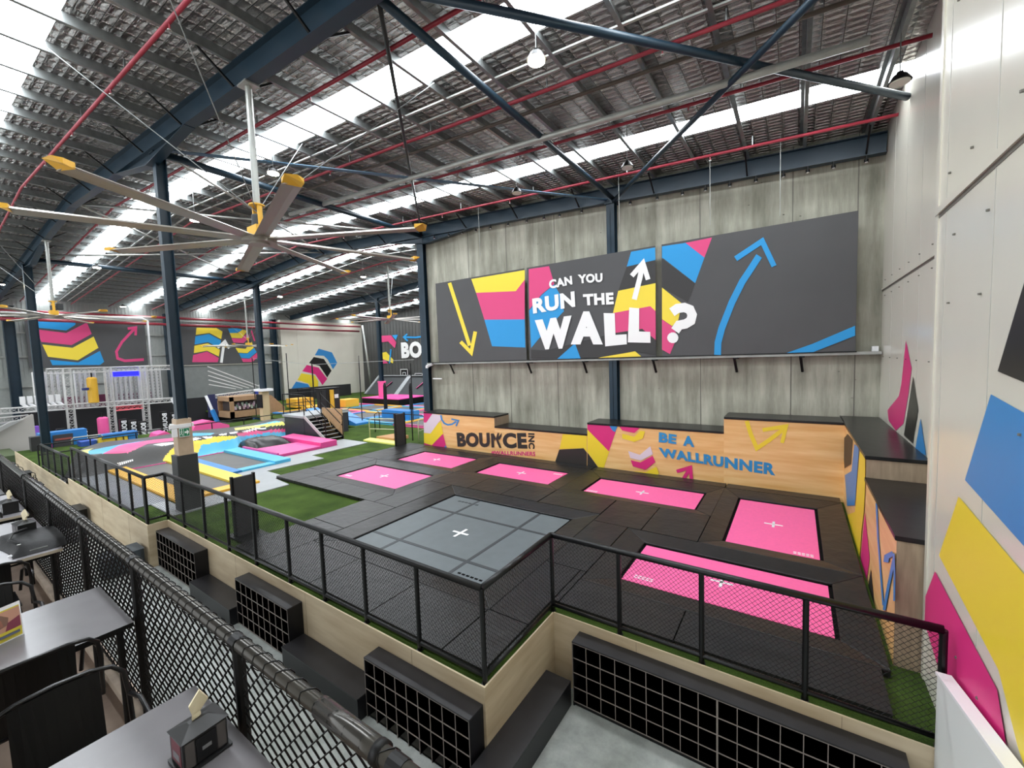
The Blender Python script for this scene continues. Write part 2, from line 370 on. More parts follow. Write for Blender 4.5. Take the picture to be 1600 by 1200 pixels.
struct(b, 'wall_right_recess')
# ceiling sheets between skylights
SKY = [(1.1, 1.85), (5.5, 6.25), (10.45, 11.15), (15.0, 15.7), (19.9, 20.6), (24.4, 25.1), (28.9, 29.6)]
cuts = [YS]
for a, c in SKY: cuts += [a, c]
cuts.append(YN)
xa, xb = XW-.2, 1.95
b = MB()
for i in range(0, len(cuts), 2):
    for x0, x1 in ((xa, RX), (RX, xb)):
        b.add([(x0, cuts[i], zr(x0)), (x1, cuts[i], zr(x1)), (x1, cuts[i+1], zr(x1)), (x0, cuts[i+1], zr(x0))], [(0, 3, 2, 1)], FOIL)
        b.add([(x0, cuts[i], zr(x0)+.05), (x1, cuts[i], zr(x1)+.05), (x1, cuts[i+1], zr(x1)+.05), (x0, cuts[i+1], zr(x0)+.05)], [(0, 1, 2, 3)], M_galv)
struct(b, 'ceiling')
for i, (a, c) in enumerate(SKY):
    b = MB(); n = 4
    for x0, x1 in ((xa, RX), (RX, xb)):
        for k in range(n):
            y0 = a+(c-a)*k/n; y1 = a+(c-a)*(k+1)/n; ym = (y0+y1)/2
            for (ya, za, yb, zb) in ((y0, .0, ym, .03), (ym, .03, y1, 0)):
                b.add([(x0, ya, zr(x0)+za), (x1, ya, zr(x1)+za), (x1, yb, zr(x1)+zb), (x0, yb, zr(x0)+zb)], [(0, 3, 2, 1)], M_skylight)
    struct(b, 'window_%d' % (i+1))
# =================================================================== STEEL
def beam_path(y, x0, x1, dz=0):
    xs = sorted({x0, x1} | ({RX} if x0 < RX < x1 else set()))
    return [Vector((x, y, zr(x)+dz)) for x in xs]
PX = [-5.9+1.2*k for k in range(-30, 7)]
PX = [x for x in PX if XW < x < 1.4]
# rafters
RD = {-5.6: 'steel rafter behind the cafe seating, nearest the camera side', 3.8: 'dark blue steel rafter carrying the nearest ceiling fan', 12.95: 'dark blue steel rafter along the top of the concrete wall',
      22.6: 'dark blue steel rafter over the far trampoline court'}
for y, lab in RD.items():
    b = MB()
    xe_ = 1.66 if y > 6 else 1.15
    for p, q in zip(beam_path(y, XW+.6, xe_)[:-1], beam_path(y, XW+.6, xe_)[1:]):
        b.bar(p+Vector((0, 0, -.43)), q+Vector((0, 0, -.43)), .012, .45, M_navy)
        b.bar(p+Vector((0, 0, -.21)), q+Vector((0, 0, -.21)), .2, .016, M_navy); b.bar(p+Vector((0, 0, -.65)), q+Vector((0, 0, -.65)), .2, .016, M_navy)
    for x in (-12.9, -28.4):
        for sgn in (-1, 1):
            b.prism([(x, y-.006, zr(x)-.66), (x+sgn*2.4, y-.006, zr(x+sgn*2.4)-.66), (x, y-.006, zr(x)-.95)], (0, .012, 0), M_navy)
            b.bar((x, y, zr(x)-.95), (x+sgn*2.4, y, zr(x+sgn*2.4)-.66), .2, .016, M_navy)
    t = thing('steel_rafter', lab, 'beam', (-20, y, zr(-20)-.65))
    b.build('web_and_flanges', t)
    b = MB()
    for x in PX[::2]:
        for sg in (-1, 1):
            if y == 12.95 and sg == 1: continue
            b.bar((x, y+sg*.02, zr(x)-.64), (x, y+sg*.62, zr(x)-.2), .035, .035, M_black)
    f = b.build('fly_brace', t); f['kind'] = 'stuff'
# purlins
for i, x in enumerate(PX):
    b = MB(); z = zr(x)
    b.box(x-.003, YS, z-.21, x+.003, YN, z-.02, M_galv); b.box(x-.003, YS, z-.214, x+.065, YN, z-.208, M_galv); b.box(x-.065, YS, z-.022, x+.003, YN, z-.016, M_galv)
    tag(b.build('roof_purlin'), 'galvanised steel roof purlin crossing under the silver foil insulation', 'purlin', 'roof purlins')
for y, lab in ((6.62, 'thin bright bridging bar directly beside the brightest middle skylight'), (7.02, 'broader bright bridging bar, one step further from the middle skylight'),
               (15.95, 'thin bridging bar beside the first skylight past the concrete wall line')):
    b = MB()
    for x0, x1 in zip(PX[:-1], PX[1:]): b.bar((x0, y, zr(x0)-.19), (x1, y, zr(x1)-.19), .05, .03, M_galvd)
    tag(b.build('bridging_bar'), lab, 'bar')
# columns
def column(x, y, z0, w, d, lab, wrap=None):
    t = thing('steel_column', lab, 'column', (x, y, z0)); z1 = zr(x)-.66; b = MB()
    b.box(x-w/2, y-d/2, z0, x+w/2, y-d/2+.014, z1, M_navy); b.box(x-w/2, y+d/2-.014, z0, x+w/2, y+d/2, z1, M_navy); b.box(x-.006, y-d/2, z0, x+.006, y+d/2, z1, M_navy)
    b.box(x-w/2-.05, y-d/2-.05, z1-.02, x+w/2+.05, y+d/2+.05, z1, M_navy)
    b.build('column_shaft', t); return t
c1 = column(-12.72, 3.92, 0, .2, .22, 'dark blue steel column wrapped in plywood, with a green exit sign')
CXX, CYY = -12.72, 3.92
b = MB(); b.box(CXX-.15, CYY-.16, 1.4, CXX+.15, CYY+.16, 2.32, mat('beige plywood wrap', 'b59f86', .6, noise=.06)); b.build('plywood_sleeve', c1, bevel=.01)
b = MB(); b.box(CXX-.2, CYY-.22, 0, CXX+.2, CYY+.22, 1.42, mat('charcoal foam wrap', '323333', .55, bump=.05)); b.build('column_pad', c1, bevel=.02)
FX = CXX+.19; E_ = lambda px, py: oX(px, py, FX)
ya, yb_, zt_ = E_(264, 664).y, E_(299, 664).y, E_(282, 663).z
b = MB(); b.box(CXX+.15, ya, zt_-.09, FX, yb_, zt_, M_white); b.box(CXX-.19, CYY-.2, zt_-.09, CXX+.15, CYY-.16, zt_, M_white); b.box(CXX-.19, CYY+.16, zt_-.09, CXX+.15, CYY+.2, zt_, M_white); b.build('sign_bracket', c1)
M_green = mat('green exit sign', '0f6b45', .4, emit=.12)
y0, y1 = E_(280, 671).y, E_(296, 671).y; z1 = zt_-.1; z0 = z1-.22; W_ = y1-y0
b = MB(); b.box(FX-.03, y0, z0, FX, y1, z1, M_white); b.box(FX-.03, CYY-.27, z0+.02, FX, CYY-.16, z1, M_white)
def sq(u0, v0, u1, v1, m, k=1): b.box(FX, y0+W_*u0, z0+(z1-z0)*v0, FX+.002*k, y0+W_*u1, z0+(z1-z0)*v1, m)
def sp(pts, m, k=2): b.face([(FX+.003*k, y0+W_*u, z0+(z1-z0)*v) for u, v in pts], m)
sq(.42, .06, .97, .94, M_green); sp([(.5, .4), (.72, .4), (.72, .18), (.94, .5), (.72, .82), (.72, .6), (.5, .6)], M_white); sq(.03, .06, .38, .94, M_green)
for (u0, v0), (u1, v1) in [((.2, .72), (.18, .45)), ((.2, .66), (.08, .56)), ((.2, .64), (.31, .52)), ((.18, .45), (.27, .32)), ((.27, .32), (.24, .14)), ((.18, .45), (.1, .3)), ((.1, .3), (.04, .28))]:
    b.bar((FX+.005, y0+W_*u0, z0+(z1-z0)*v0), (FX+.005, y0+W_*u1, z0+(z1-z0)*v1), .006, .02, M_white, (1, 0, 0))
b.box(FX, y0+W_*.17, z0+(z1-z0)*.76, FX+.008, y0+W_*.25, z0+(z1-z0)*.9, M_white)
tag(b.build('exit_sign'), 'green and white running-man exit sign with arrow on the wrapped column', 'sign')
column(-29.9, 3.8, LF, .3, .3, 'dark blue steel column at far left beside the second ceiling fan')
c2 = column(-28.4, 13.2, 0, .3, .3, 'dark blue steel column rising behind the wooden kiosk')
c3 = column(-28.5, 22.6, 0, .26, .26, 'dark blue steel column with a pink padded foot on the far platform')
b = MB(); b.cyl((-28.5, 22.6, .55), .3, 1.25, M_pinkv, 20); b.cyl((-28.5, 22.6, 1.8), .34, .1, M_pinkv, 20); b.build('column_pad', c3, smooth=False)
column(-13.35, 13.1, 0, .36, .34, 'dark blue steel column at the left end of the concrete wall')
column(-4.86, 13.05, 0, .26, .26, 'dark blue steel column on the concrete wall, behind the middle banner')
column(-42.2, 4.3, LF, .5, .5, 'dark blue steel column against the far left corrugated wall')
column(-42.2, 12.6, LF, .5, .4, 'dark blue steel column on the far wall between the two far banners')
column(-42.2, 20.9, 0, .5, .4, 'dark blue steel column beside the cream far wall')
# struts and braces
def zb(x, off): return zr(x)-off
def brace(p, q, r, lab, m=M_navy, flat=False):
    b = MB()
    if flat: b.bar(p, q, .14, .02, m)
    else: b.tube([p, q], r, m, 12)
    tag(b.build('roof_brace', smooth=not flat), lab, 'brace')
brace((-4.6, 3.8, zb(-4.6, .55)), (-4.75, 12.9, zb(-4.7, .55)), .065, 'thick blue tube strut running from the near rafter to the column behind the middle banner')
brace((1.66, 5.1, zb(1.6, .62)), (-4.75, 12.9, zb(-4.7, .62)), .055, 'blue tube brace slanting from the wall column up to the right wall')
brace((-4.5, 3.85, zb(-4.5, .5)), (1.64, 10.7, zb(1.6, .5)), .062, 'blue tube brace ending in the air near the right wall')
brace((-12.8, 3.85, zb(-12.8, .6)), (-13.2, 12.9, zb(-13.2, .6)), .085, 'thick blue tube strut between the wrapped column and the end of the concrete wall')
brace((-12.6, 3.9, zb(-12.6, .6)), (-4.95, 12.9, zb(-4.9, .55)), .05, 'flat blue brace from the wrapped column head to the banner column', mat('light blue painted flat', '43647c', .4), True)
brace((-4.6, 3.9, zb(-4.6, .42)), (-13.15, 12.9, zb(-13.2, .5)), .035, 'thin black brace crossing the middle bay of the roof', mat('blackened steel', '262a2a', .35))
brace((-29.0, 3.9, zb(-29, .6)), (-28.4, 13.1, zb(-28.4, .6)), .1, 'thick blue tube strut between the two left columns')
for a, c, lab in (((-12.9, 4.0), (-20.5, 12.9), 'thin grey roof brace leaving the wrapped column towards the back left'), ((-20.5, 4.0), (-13.3, 12.9), 'thin grey roof brace meeting the end column of the concrete wall'),
                  ((-28.6, 4.0), (-20.5, 12.9), 'thin grey roof brace left of the big fan'), ((-20.5, 3.9), (-28.6, 12.9), 'thin grey roof brace left of the big fan, crossing another')):
    brace((a[0], a[1], zb(a[0], .5)), (c[0], c[1], zb(c[0], .5)), .035, lab, M_galvd)
# pipes
names = ['first', 'second', 'third', 'fourth', 'fifth', 'sixth', 'seventh', 'eighth']
def pipe(y, off, r, m, x0, x1, lab, drops=True, name='sprinkler_pipe'):
    t = thing(name, lab, 'pipe', (x0, y, zr(x0)-off)); b = MB()
    pts = [p+Vector((0, 0, -off)) for p in beam_path(y, x0, x1)]
    b.tube(pts, r, m, 10); b.build('pipe_run', t, smooth=True)
    if drops:
        x = x0+1.2
        while x < x1-.6:
            b = MB(); z = zr(x)-off; b.tube([(x, y, z), (x, y, z-.13)], .012, m, 6); b.cyl((x, y, z-.13), .03, .012, M_galvd, 8); b.build('sprinkler_head', t)
            b = MB(); b.box(x+.9, y-.015, z-.04, x+.92, y+.015, zr(x)-.2, M_galv); b.build('pipe_hanger', t); x += 3.0
PY = [(2.67, .35, 'red sprinkler pipe nearest the cafe, left of the brightest left skylight'), (4.87, .35, 'red sprinkler pipe just beyond the near rafter'), (7.2, .35, 'red sprinkler pipe between the middle skylight and the thin dark conduit'),
      (9.14, .35, 'red sprinkler pipe just in front of the skylight nearest the concrete wall'), (11.68, .38, 'red sprinkler pipe directly above the concrete wall beam'), (14.2, .35, 'first red sprinkler pipe past the concrete wall line'),
      (16.9, .35, 'second red sprinkler pipe past the concrete wall line'), (19.2, .35, 'third red sprinkler pipe past the concrete wall line'), (23.6, .35, 'red sprinkler pipe just past the far rafter'), (26.9, .35, 'furthest red sprinkler pipe, near the charcoal wall')]
for y, off, lab in PY: pipe(y, off, .034, M_red, -42, 1.1 if y < 6 else 1.66, lab)
pipe(8.3, .6, .065, M_galvd, -15, .85, 'fat grey conduit pipe slanting across the roof above the banners', False, 'conduit_pipe')
pipe(7.75, .3, .035, mat('dark brown conduit', '4a4038', .5), -16, 1.0, 'thin dark conduit pipe between two red sprinkler pipes', False, 'conduit_pipe')
for x, z, r, lab in ((-41.3, 7.55, .09, 'fat red main pipe along the far wall, upper'), (-41.6, 7.05, .1, 'fat red main pipe along the far wall, lower')):
    b = MB(); b.tube([(x, -4, z), (x, 30.2, z)], r, M_red, 10); tag(b.build('sprinkler_main', smooth=True), lab, 'pipe')
b = MB(); b.tube([(-40.5, -3, 7.35), (-40.5, 10.6, 7.35), (-40.5, 10.9, 7.2), (-40.5, 10.9, 3.4)], .07, M_white, 10); tag(b.build('white_downpipe', smooth=True), 'white pipe along the far wall turning down beside the far left banner', 'pipe')
b = MB(); b.tube([(-40.1, 29.6, 7.6), (-39.7, 30.1, .0)], .12, M_galvd, 10); tag(b.build('white_downpipe', smooth=True), 'pale downpipe in the far corner beside the cream wall', 'pipe')
# =================================================================== FANS
M_fy = mat('yellow fan casting', 'e8b23a', .4); M_blade = mat('brushed aluminium blade', '9c968c', .35, metal=.4)
def fan(x, y, zh, ztop, R, ph, lab):
    t = thing('ceiling_fan', lab, 'fan', (x, y, zh))
    b = MB(); b.tube([(x, y, zh+.62), (x, y, ztop)], .055, M_galvd, 12); b.box(x-.15, y-.12, ztop-.03, x+.15, y+.12, ztop, M_galvd); b.build('drop_rod', t, smooth=False)
    b = MB(); b.cyl((x, y, zh+.6), .13, .03, M_fy, 16)
    for s_ in (-.09, .09): b.box(x+s_-.02, y-.04, zh+.14, x+s_+.02, y+.04, zh+.6, M_fy)
    b.box(x-.17, y-.12, zh+.06, x+.17, y+.12, zh+.24, M_fy); b.build('motor_yoke', t, bevel=.01)
    b = MB(); b.box(x-.3, y+.1, zh+.3, x-.05, y+.3, zh+.55, mat('dark motor', '35383a', .5)); b.cyl((x, y, zh+.2), .1, .25, MATS['dark motor'], 12); b.build('motor', t, bevel=.02)
    b = MB(); b.cyl((x, y, zh-.04), .28, .08, M_blade, 24); b.cyl((x, y, zh-.07), .16, .04, M_blade, 24); b.build('hub', t)
    for k in range(8):
        a = ph+k*math.pi/4; ca, sa = math.cos(a), math.sin(a)
        def W(r_, s_, z_): return (x+r_*ca-s_*sa, y+r_*sa+s_*ca, zh+z_)
        b = MB(); prof = [(-.12, .0), (-.04, .05), (.05, .06), (.12, .02), (.04, .03), (-.05, .016)]
        v = [W(.24, s_, z_) for s_, z_ in prof]+[W(R-.12, s_, z_-.02) for s_, z_ in prof]
        n = len(prof); b.add(v, [tuple(range(n-1, -1, -1)), tuple(range(n, 2*n))]+[(i, (i+1) % n, n+(i+1) % n, n+i) for i in range(n)], M_blade)
        bl = b.build('fan_blade', t)
        b = MB(); v = [W(R-.14, -.11, -.01), W(R-.14, .11, -.01), W(R-.02, .12, .0), W(R+.03, .04, .07), W(R+.01, -.1, .06), W(R-.14, -.11, .06), W(R-.14, .11, .06), W(R-.02, .12, .06)]
        b.add(v, [(0, 1, 6, 5), (0, 4, 3, 2, 1), (1, 2, 7, 6), (5, 6, 7, 3, 4), (0, 5, 4), (2, 3, 7)], M_fy); b.build('blade_tip', bl)
    b = MB()
    for k in range(4):
        a = math.pi/4+k*math.pi/2; L_ = 3.2
        xe = x+L_*math.cos(a); b.tube([(x, y, zh+.5), (xe, y+L_*math.sin(a), zr(xe)-.22)], .008, M_galv, 5)
    b.build('guy_wire', t)
fan(-7.93, 3.8, 5.80, zr(-7.9)-.66, 3.05, math.radians(-18), 'large eight-blade ceiling fan with yellow tips, nearest the camera')
fan(-25.2, 3.8, 5.85, zr(-25.2)-.66, 3.3, math.radians(-30), 'eight-blade ceiling fan with yellow motor at far left in front of a banner')
fan(-21.4, 17.9, 6.2, zr(-21.4)-.2, 3.2, math.radians(10), 'eight-blade ceiling fan above the far trampoline court')
fan(-35.5, 15.6, 5.1, zr(-35.5)-.2, 3.2, math.radians(5), 'distant small-looking ceiling fan with a blade crossing the far right banner')
# =================================================================== LAMPS
M_lampe = mat('lit lamp lens', 'fff2d0', .4, emit=LAMP)
def highbay(x, y, drop, lab, lit=True, r=.15):
    zc = zr(x)+.01; z = zr(x)-drop
    t = thing('high_bay_lamp', lab, 'lamp', (x, y, z)); b = MB(); b.tube([(x, y, z+.14), (x, y, zc)], .008, M_galv, 5); b.build('suspension_wire', t)
    b = MB(); b.cyl((x, y, z+.02), r, .1, M_black, 20, r*.6); b.cyl((x, y, z+.1), r*.3, .07, M_black, 10); b.build('lamp_housing', t)
    b = MB(); b.cyl((x, y, z), r*.85, .018, M_lampe if lit else mat('unlit lens', 'd8d4c8', .3), 20); b.build('lamp_lens', t)
highbay(-3.23, 5.67, .9, 'bright lit high bay lamp hanging beside the brightest skylight')
highbay(-10.97, 5.71, .9, 'lit high bay lamp just right of the big fan rod')
highbay(-3.35, 10.08, .9, 'high bay lamp in front of the concrete wall beam, above the banners', False)
highbay(1.3, 9.1, .95, 'high bay lamp close to the right wall', False)
highbay(-6.5, 10.1, .9, 'high bay lamp above the left end of the concrete wall', False)
for x, y, lab in ((-17.3, 6.2, 'lit high bay lamp behind the wrapped column'), (-27.5, 5.7, 'lit high bay lamp above the second fan rod'), (-33.5, 3.3, 'lit high bay lamp at the far left edge of the roof'), (-22, 16.5, 'lit high bay lamp behind the big fan blades, near court'),
                  (-30, 15.5, 'lit high bay lamp above the wooden kiosk'), (-26, 24.5, 'lit high bay lamp over the pink platform'), (-20, 20.5, 'lit high bay lamp at the left edge of the concrete wall column'), (-36, 25.5, 'lit high bay lamp near the cream far wall'), (-38, 9, 'lit high bay lamp over the ninja rig')):
    highbay(x, y, 1.0, lab, True, .17)
# small floodlights under the wall beam
xs = [-12.4, -11.6, -10.9, -10.2, -9.5, -8.7, -7.9, -7.2, -6.6, -5.8, -4.2, -3.4, -2.7, -2.1, -1.5, -.9, -.3, .2, .7, 1.3]
for i, x in enumerate(xs):
    b = MB(); z = zr(x)-.72; b.tube([(x, 12.86, z-.03), (x, 12.86, z+.05)], .02, M_black, 6); b.cyl((x, 12.86, z-.09), .045, .06, M_black, 12); b.cyl((x, 12.86, z-.1), .03, .012, M_white, 10)
    tag(b.build('small_spotlight'), 'small black spotlight fixed under the steel beam atop the concrete wall', 'spotlight', 'spotlights under the wall beam')
for x in (-9.6, -4.35, -1.9, -.35):
    b = MB(); b.tube([(x, 12.3, zr(x)+.01), (x, 12.3, zr(x)-1.9)], .008, M_galvd, 5); tag(b.build('hanging_wire'), 'thin vertical hanging wire in front of the concrete wall', 'wire', 'hanging wires by the concrete wall')
# =================================================================== TRAMPOLINE DECK
PT = .10
def slope_pad(parent, inner, outer, name='side_pad', m=None):
    """inner edge a,b low; outer edge c,d high (plan points, in order round the pad)"""
    (ax, ay), (bx, by) = inner; (dx, dy), (cx, cy) = outer
    mb = MB(); m = m or M_pad
    top = [(ax, ay, .055), (bx, by, .055), (cx, cy, PT), (dx, dy, PT)]; bot = [(p[0], p[1], .01) for p in top]
    area = sum(top[i][0]*top[(i+1) % 4][1]-top[(i+1) % 4][0]*top[i][1] for i in range(4))
    if area < 0: top = top[::-1]; bot = bot[::-1]
    v = top+bot; mb.add(v, [(0, 1, 2, 3), (7, 6, 5, 4)]+[(i+4, (i+1) % 4+4, (i+1) % 4, i) for i in range(4)], m)
    o = mb.build(name, parent, bevel=.012); return o
def tramp(x0, x1, y0, y1, wl, wr, wn, wf, lab, bedm=M_pink, name='trampoline', grp='trampolines sunk in the black padded deck'):
    t = thing(name, lab, 'trampoline', ((x0+x1)/2, (y0+y1)/2, 0), grp)
    b = MB(); b.box(x0+.05, y0+.05, .01, x1-.05, y1-.05, .03, bedm); b.build('jumping_bed', t)
    b = MB()
    for r in ((x0, y0, x1, y0+.05), (x0, y1-.05, x1, y1), (x0, y0, x0+.05, y1), (x1-.05, y0, x1, y1)): b.box(r[0], r[1], .005, r[2], r[3], .022, M_gap)
    b.build('spring_edge', t)
    cx, cy = (x0+x1)/2, (y0+y1)/2; b = MB()
    b.box(cx-.16, cy-.022, .03, cx+.16, cy+.022, .034, M_white); b.box(cx-.022, cy-.16, .03, cx+.022, cy+.16, .034, M_white)
    b.build('centre_cross', t)
    X0, X1, Y0, Y1 = x0-wl, x1+wr, y0-wn, y1+wf
    slope_pad(t, ((x0, y0), (x1, y0)), ((X0, Y0), (X1, Y0))); slope_pad(t, ((x1, y1), (x0, y1)), ((X1, Y1), (X0, Y1)))
    slope_pad(t, ((x0, y1), (x0, y0)), ((X0, Y1), (X0, Y0))); slope_pad(t, ((x1, y0), (x1, y1)), ((X1, Y0), (X1, Y1)))
    return t
def scribble(t, x, y):
    b = MB(); v = []
    for i in range(2):
        for k in range(5): b.box(x+k*.06, y-i*.06, .03, x+k*.06+.045, y-i*.06+.028, .0335, M_white)
    b.build('bed_lettering', t)
T1 = tramp(-11.92, -9.13, 7.5, 9.0, .43, .46, .45, .42, 'pink trampoline at the left of the deck, nearest the turf'); scribble(T1, -11.75, 7.75)
T2 = tramp(-11.85, -9.2, 9.84, 11.26, .43, .53, .42, .37, 'pink trampoline in front of the blue curved arrow, far left')
T3 = tramp(-8.22, -5.6, 9.83, 11.16, .47, .5, .43, .44, 'pink trampoline under the black and pink lettering'); scribble(T3, -6.0, 10.9)
T4 = tramp(-4.6, -1.8, 9.77, 11.08, .5, .35, .37, .52, 'pink trampoline under the blue wallrunner lettering'); scribble(T4, -4.5, 9.95)
T5 = tramp(-1.1, .42, 8.38, 11.08, .35, .46, .38, .52, 'pink trampoline in the far right corner, longer than wide'); scribble(T5, 0.0, 8.55)
T6 = tramp(-2.3, .48, 6.15, 7.6, .45, .4, .4, .4, 'pink trampoline nearest the camera, seen through the mesh fence'); scribble(T6, -2.1, 6.4)
TG = thing('airbag_bed', 'large grey square landing bed with dark grid lines and a white cross', 'trampoline', (-5.64, 6.37, 0))
b = MB(); b.box(-7.33, 4.8, .01, -3.95, 7.95, .035, M_greybed); b.build('bed_surface', TG)
b = MB()
for x in (-6.48, -4.74): b.box(x-.035, 4.85, .035, x+.035, 7.9, .039, M_greyline)
for y in (5.37, 7.0): b.box(-7.28, y-.035, .035, -4.0, y+.035, .04, M_greyline)
for r in ((-7.38, 4.75, -3.9, 4.84), (-7.38, 7.91, -3.9, 8.0), (-7.38, 4.75, -7.29, 8.0), (-3.99, 4.75, -3.9, 8.0)): b.box(r[0], r[1], .03, r[2], r[3], .042, M_gap)
b.build('grid_line', TG)
b = MB(); b.box(-5.82, 6.18, .04, -5.42, 6.24, .045, M_white); b.box(-5.65, 6.01, .04, -5.59, 6.41, .046, M_white); b.build('centre_cross', TG)
b = MB()
for k in range(6): b.box(-6.95+k*.11, 7.62, .036, -6.87+k*.11, 7.68, .04, M_greyline)
b.build('bed_lettering', TG); b = MB()
for k in range(6): b.box(-4.62+k*.09, 4.98, .036, -4.56+k*.09, 5.02, .04, M_gap)
b.build('bed_lettering', TG)
slope_pad(TG, ((-7.33, 4.8), (-3.95, 4.8)), ((-7.85, 4.38), (-3.5, 4.38))); slope_pad(TG, ((-3.95, 7.95), (-7.33, 7.95)), ((-3.5, 8.4), (-7.85, 8.4)))
slope_pad(TG, ((-7.33, 7.95), (-7.33, 4.8)), ((-7.85, 8.4), (-7.85, 4.38))); slope_pad(TG, ((-3.95, 4.8), (-3.95, 7.95)), ((-3.5, 4.38), (-3.5, 8.4)))
# flat walkway mats between them
flat = [(-13.46, 6.44, -12.36, 7.5), (-13.46, 7.51, -12.36, 9.42), (-13.46, 9.43, -12.29, 10.7), (-13.46, 10.71, -12.29, 11.96),
        (-12.35, 6.44, -10.9, 7.04), (-10.89, 6.44, -9.3, 7.04), (-9.29, 6.44, -8.68, 7.04),
        (-9.0, 3.45, -7.86, 5.05), (-9.0, 5.06, -7.86, 6.43), (-8.66, 6.44, -7.86, 8.4), (-8.66, 8.41, -7.3, 9.39), (-7.29, 8.41, -6.2, 9.39), (-6.19, 8.41, -5.11, 9.39),
        (-5.09, 8.41, -3.51, 9.39), (-3.49, 8.01, -2.5, 9.39), (-2.49, 8.01, -1.46, 9.39), (-3.49, 6.0, -2.76, 8.0), (-3.49, 4.39, -2.86, 5.99), (-2.85, 5.04, -2.76, 5.99),
        (-7.85, 3.45, -6.4, 4.37), (-6.39, 3.45, -4.9, 4.37), (-4.89, 3.45, -3.51, 4.37), (-3.5, 3.45, -2.86, 4.38),
        (-2.75, 5.04, -1.2, 5.74), (-1.19, 5.04, .8, 5.74),
        (-12.28, 11.64, -8.68, 11.96), (-8.67, 11.61, -5.11, 11.96), (-5.09, 11.61, -1.46, 11.96), (-1.44, 11.61, .87, 11.96)]
for f in flat:
    b = MB(); b.box(f[0]+.004, f[1]+.004, .005, f[2]-.004, f[3]-.004, PT, M_pad)
    tag(b.build('walkway_mat', bevel=.02), 'flat black vinyl mat fitted in the walkway between the sunken trampolines', 'mat', 'walkway mats of the padded deck')
# =================================================================== PLYWOOD BOXES AGAINST THE WALL
def jump_box(x0, y0, x1, y1, z1, lab, deco=None, sidem=M_plyraw):
    t = thing('jump_box', lab, 'box', ((x0+x1)/2, (y0+y1)/2, 0)); zt = z1-.06
    mb = MB(); mb.box(x0, y0, 0, x1, y1, zt, sidem)
    mb.add([(x0, y0-.002, 0), (x1, y0-.002, 0), (x1, y0-.002, zt), (x0, y0-.002, zt)], [(0, 1, 2, 3)], M_plyorange)
    if x0 == .94: 
        mb.v = mb.v[:-4]; mb.f.pop(); mb.m.pop()
        mb.add([(x0-.002, y1, 0), (x0-.002, y0, 0), (x0-.002, y0, zt), (x0-.002, y1, zt)], [(0, 1, 2, 3)], M_plyorange)
    if deco: deco(mb)
    mb.build('plywood_body', t)
    mb = MB(); mb.box(x0-.02 if x0 == .94 else x0+.002, y0-.02, zt, x1-.002, y1, z1, M_padtop); mb.build('top_pad', t, bevel=.015)
    return t
YB = 11.978; zc = cc(640, 620, 5.3333); c3 = cc(800, 600, 4); z4 = cc(900, 640, 4.706)
def d1(mb):
    d = Deco(mb, 1, YB)
    d.poly([(662, 642)]+zc((190, 142), (140, 215), (118, 213)), 'm'); d.poly(zc((190, 142), (262, 152), (262, 190), (240, 215), (175, 305), (120, 300), (118, 213), (140, 215)), 'l')
    d.poly(zc((120, 302), (175, 306), (240, 217), (262, 212), (280, 305), (185, 402), (122, 384)), 'Y'); d.poly(zc((122, 386), (187, 404), (280, 310), (305, 405), (322, 441), (286, 438), (124, 417)), 'm')
    d.poly(zc((284, 438), (300, 402), (322, 442)), 'B')
    d.stroke(zc((262, 152), (270, 190), (290, 220), (320, 233), (355, 228), (390, 205)), 2.4, 'B'); d.stroke(zc((350, 185), (408, 198), (388, 243)), 2.2, 'B')
    d.text('BOU', [(640+392/5.333, 620+297/5.333), (640+668/5.333, 620+298/5.333), (640+672/5.333, 620+421/5.333), (640+402/5.333, 620+415/5.333)], 'K', .055)
    d.stroke(zc((690, 305), (696, 422)), 4.2, 'K')
    d.poly(zc((700, 300), (722, 345), (735, 300), (748, 300), (740, 352), (768, 425), (752, 427), (730, 380), (718, 345), (712, 370), (700, 330)), 'K')
    d.poly(zc((735, 345), (770, 300), (768, 330), (750, 360)), 'K')
def d2(mb):
    d = Deco(mb, 1, YB)
    d.text('CE', [(640+775/5.333, 620+300/5.333), (640+972/5.333, 620+300/5.333), (640+984/5.333, 620+433/5.333), (640+778/5.333, 620+428/5.333)], 'K', .055)
    d.text('INC', [(640+1042/5.333, 620+304/5.333), (640+1044/5.333, 620+435/5.333), (640+992/5.333, 620+432/5.333), (640+988/5.333, 620+302/5.333)], 'K', .05)
    d.text('#WALLRUNNERS', [(640+680/5.333, 620+448/5.333), (640+1048/5.333, 620+458/5.333), (640+1048/5.333, 620+497/5.333), (640+680/5.333, 620+482/5.333)], 'm', .03)
    d.poly(c3((318, 313), (468, 322), (468, 425), (448, 400), (298, 406)), 'Y'); d.poly(c3((296, 410), (448, 401), (468, 428), (468, 512), (268, 494)), 'K')
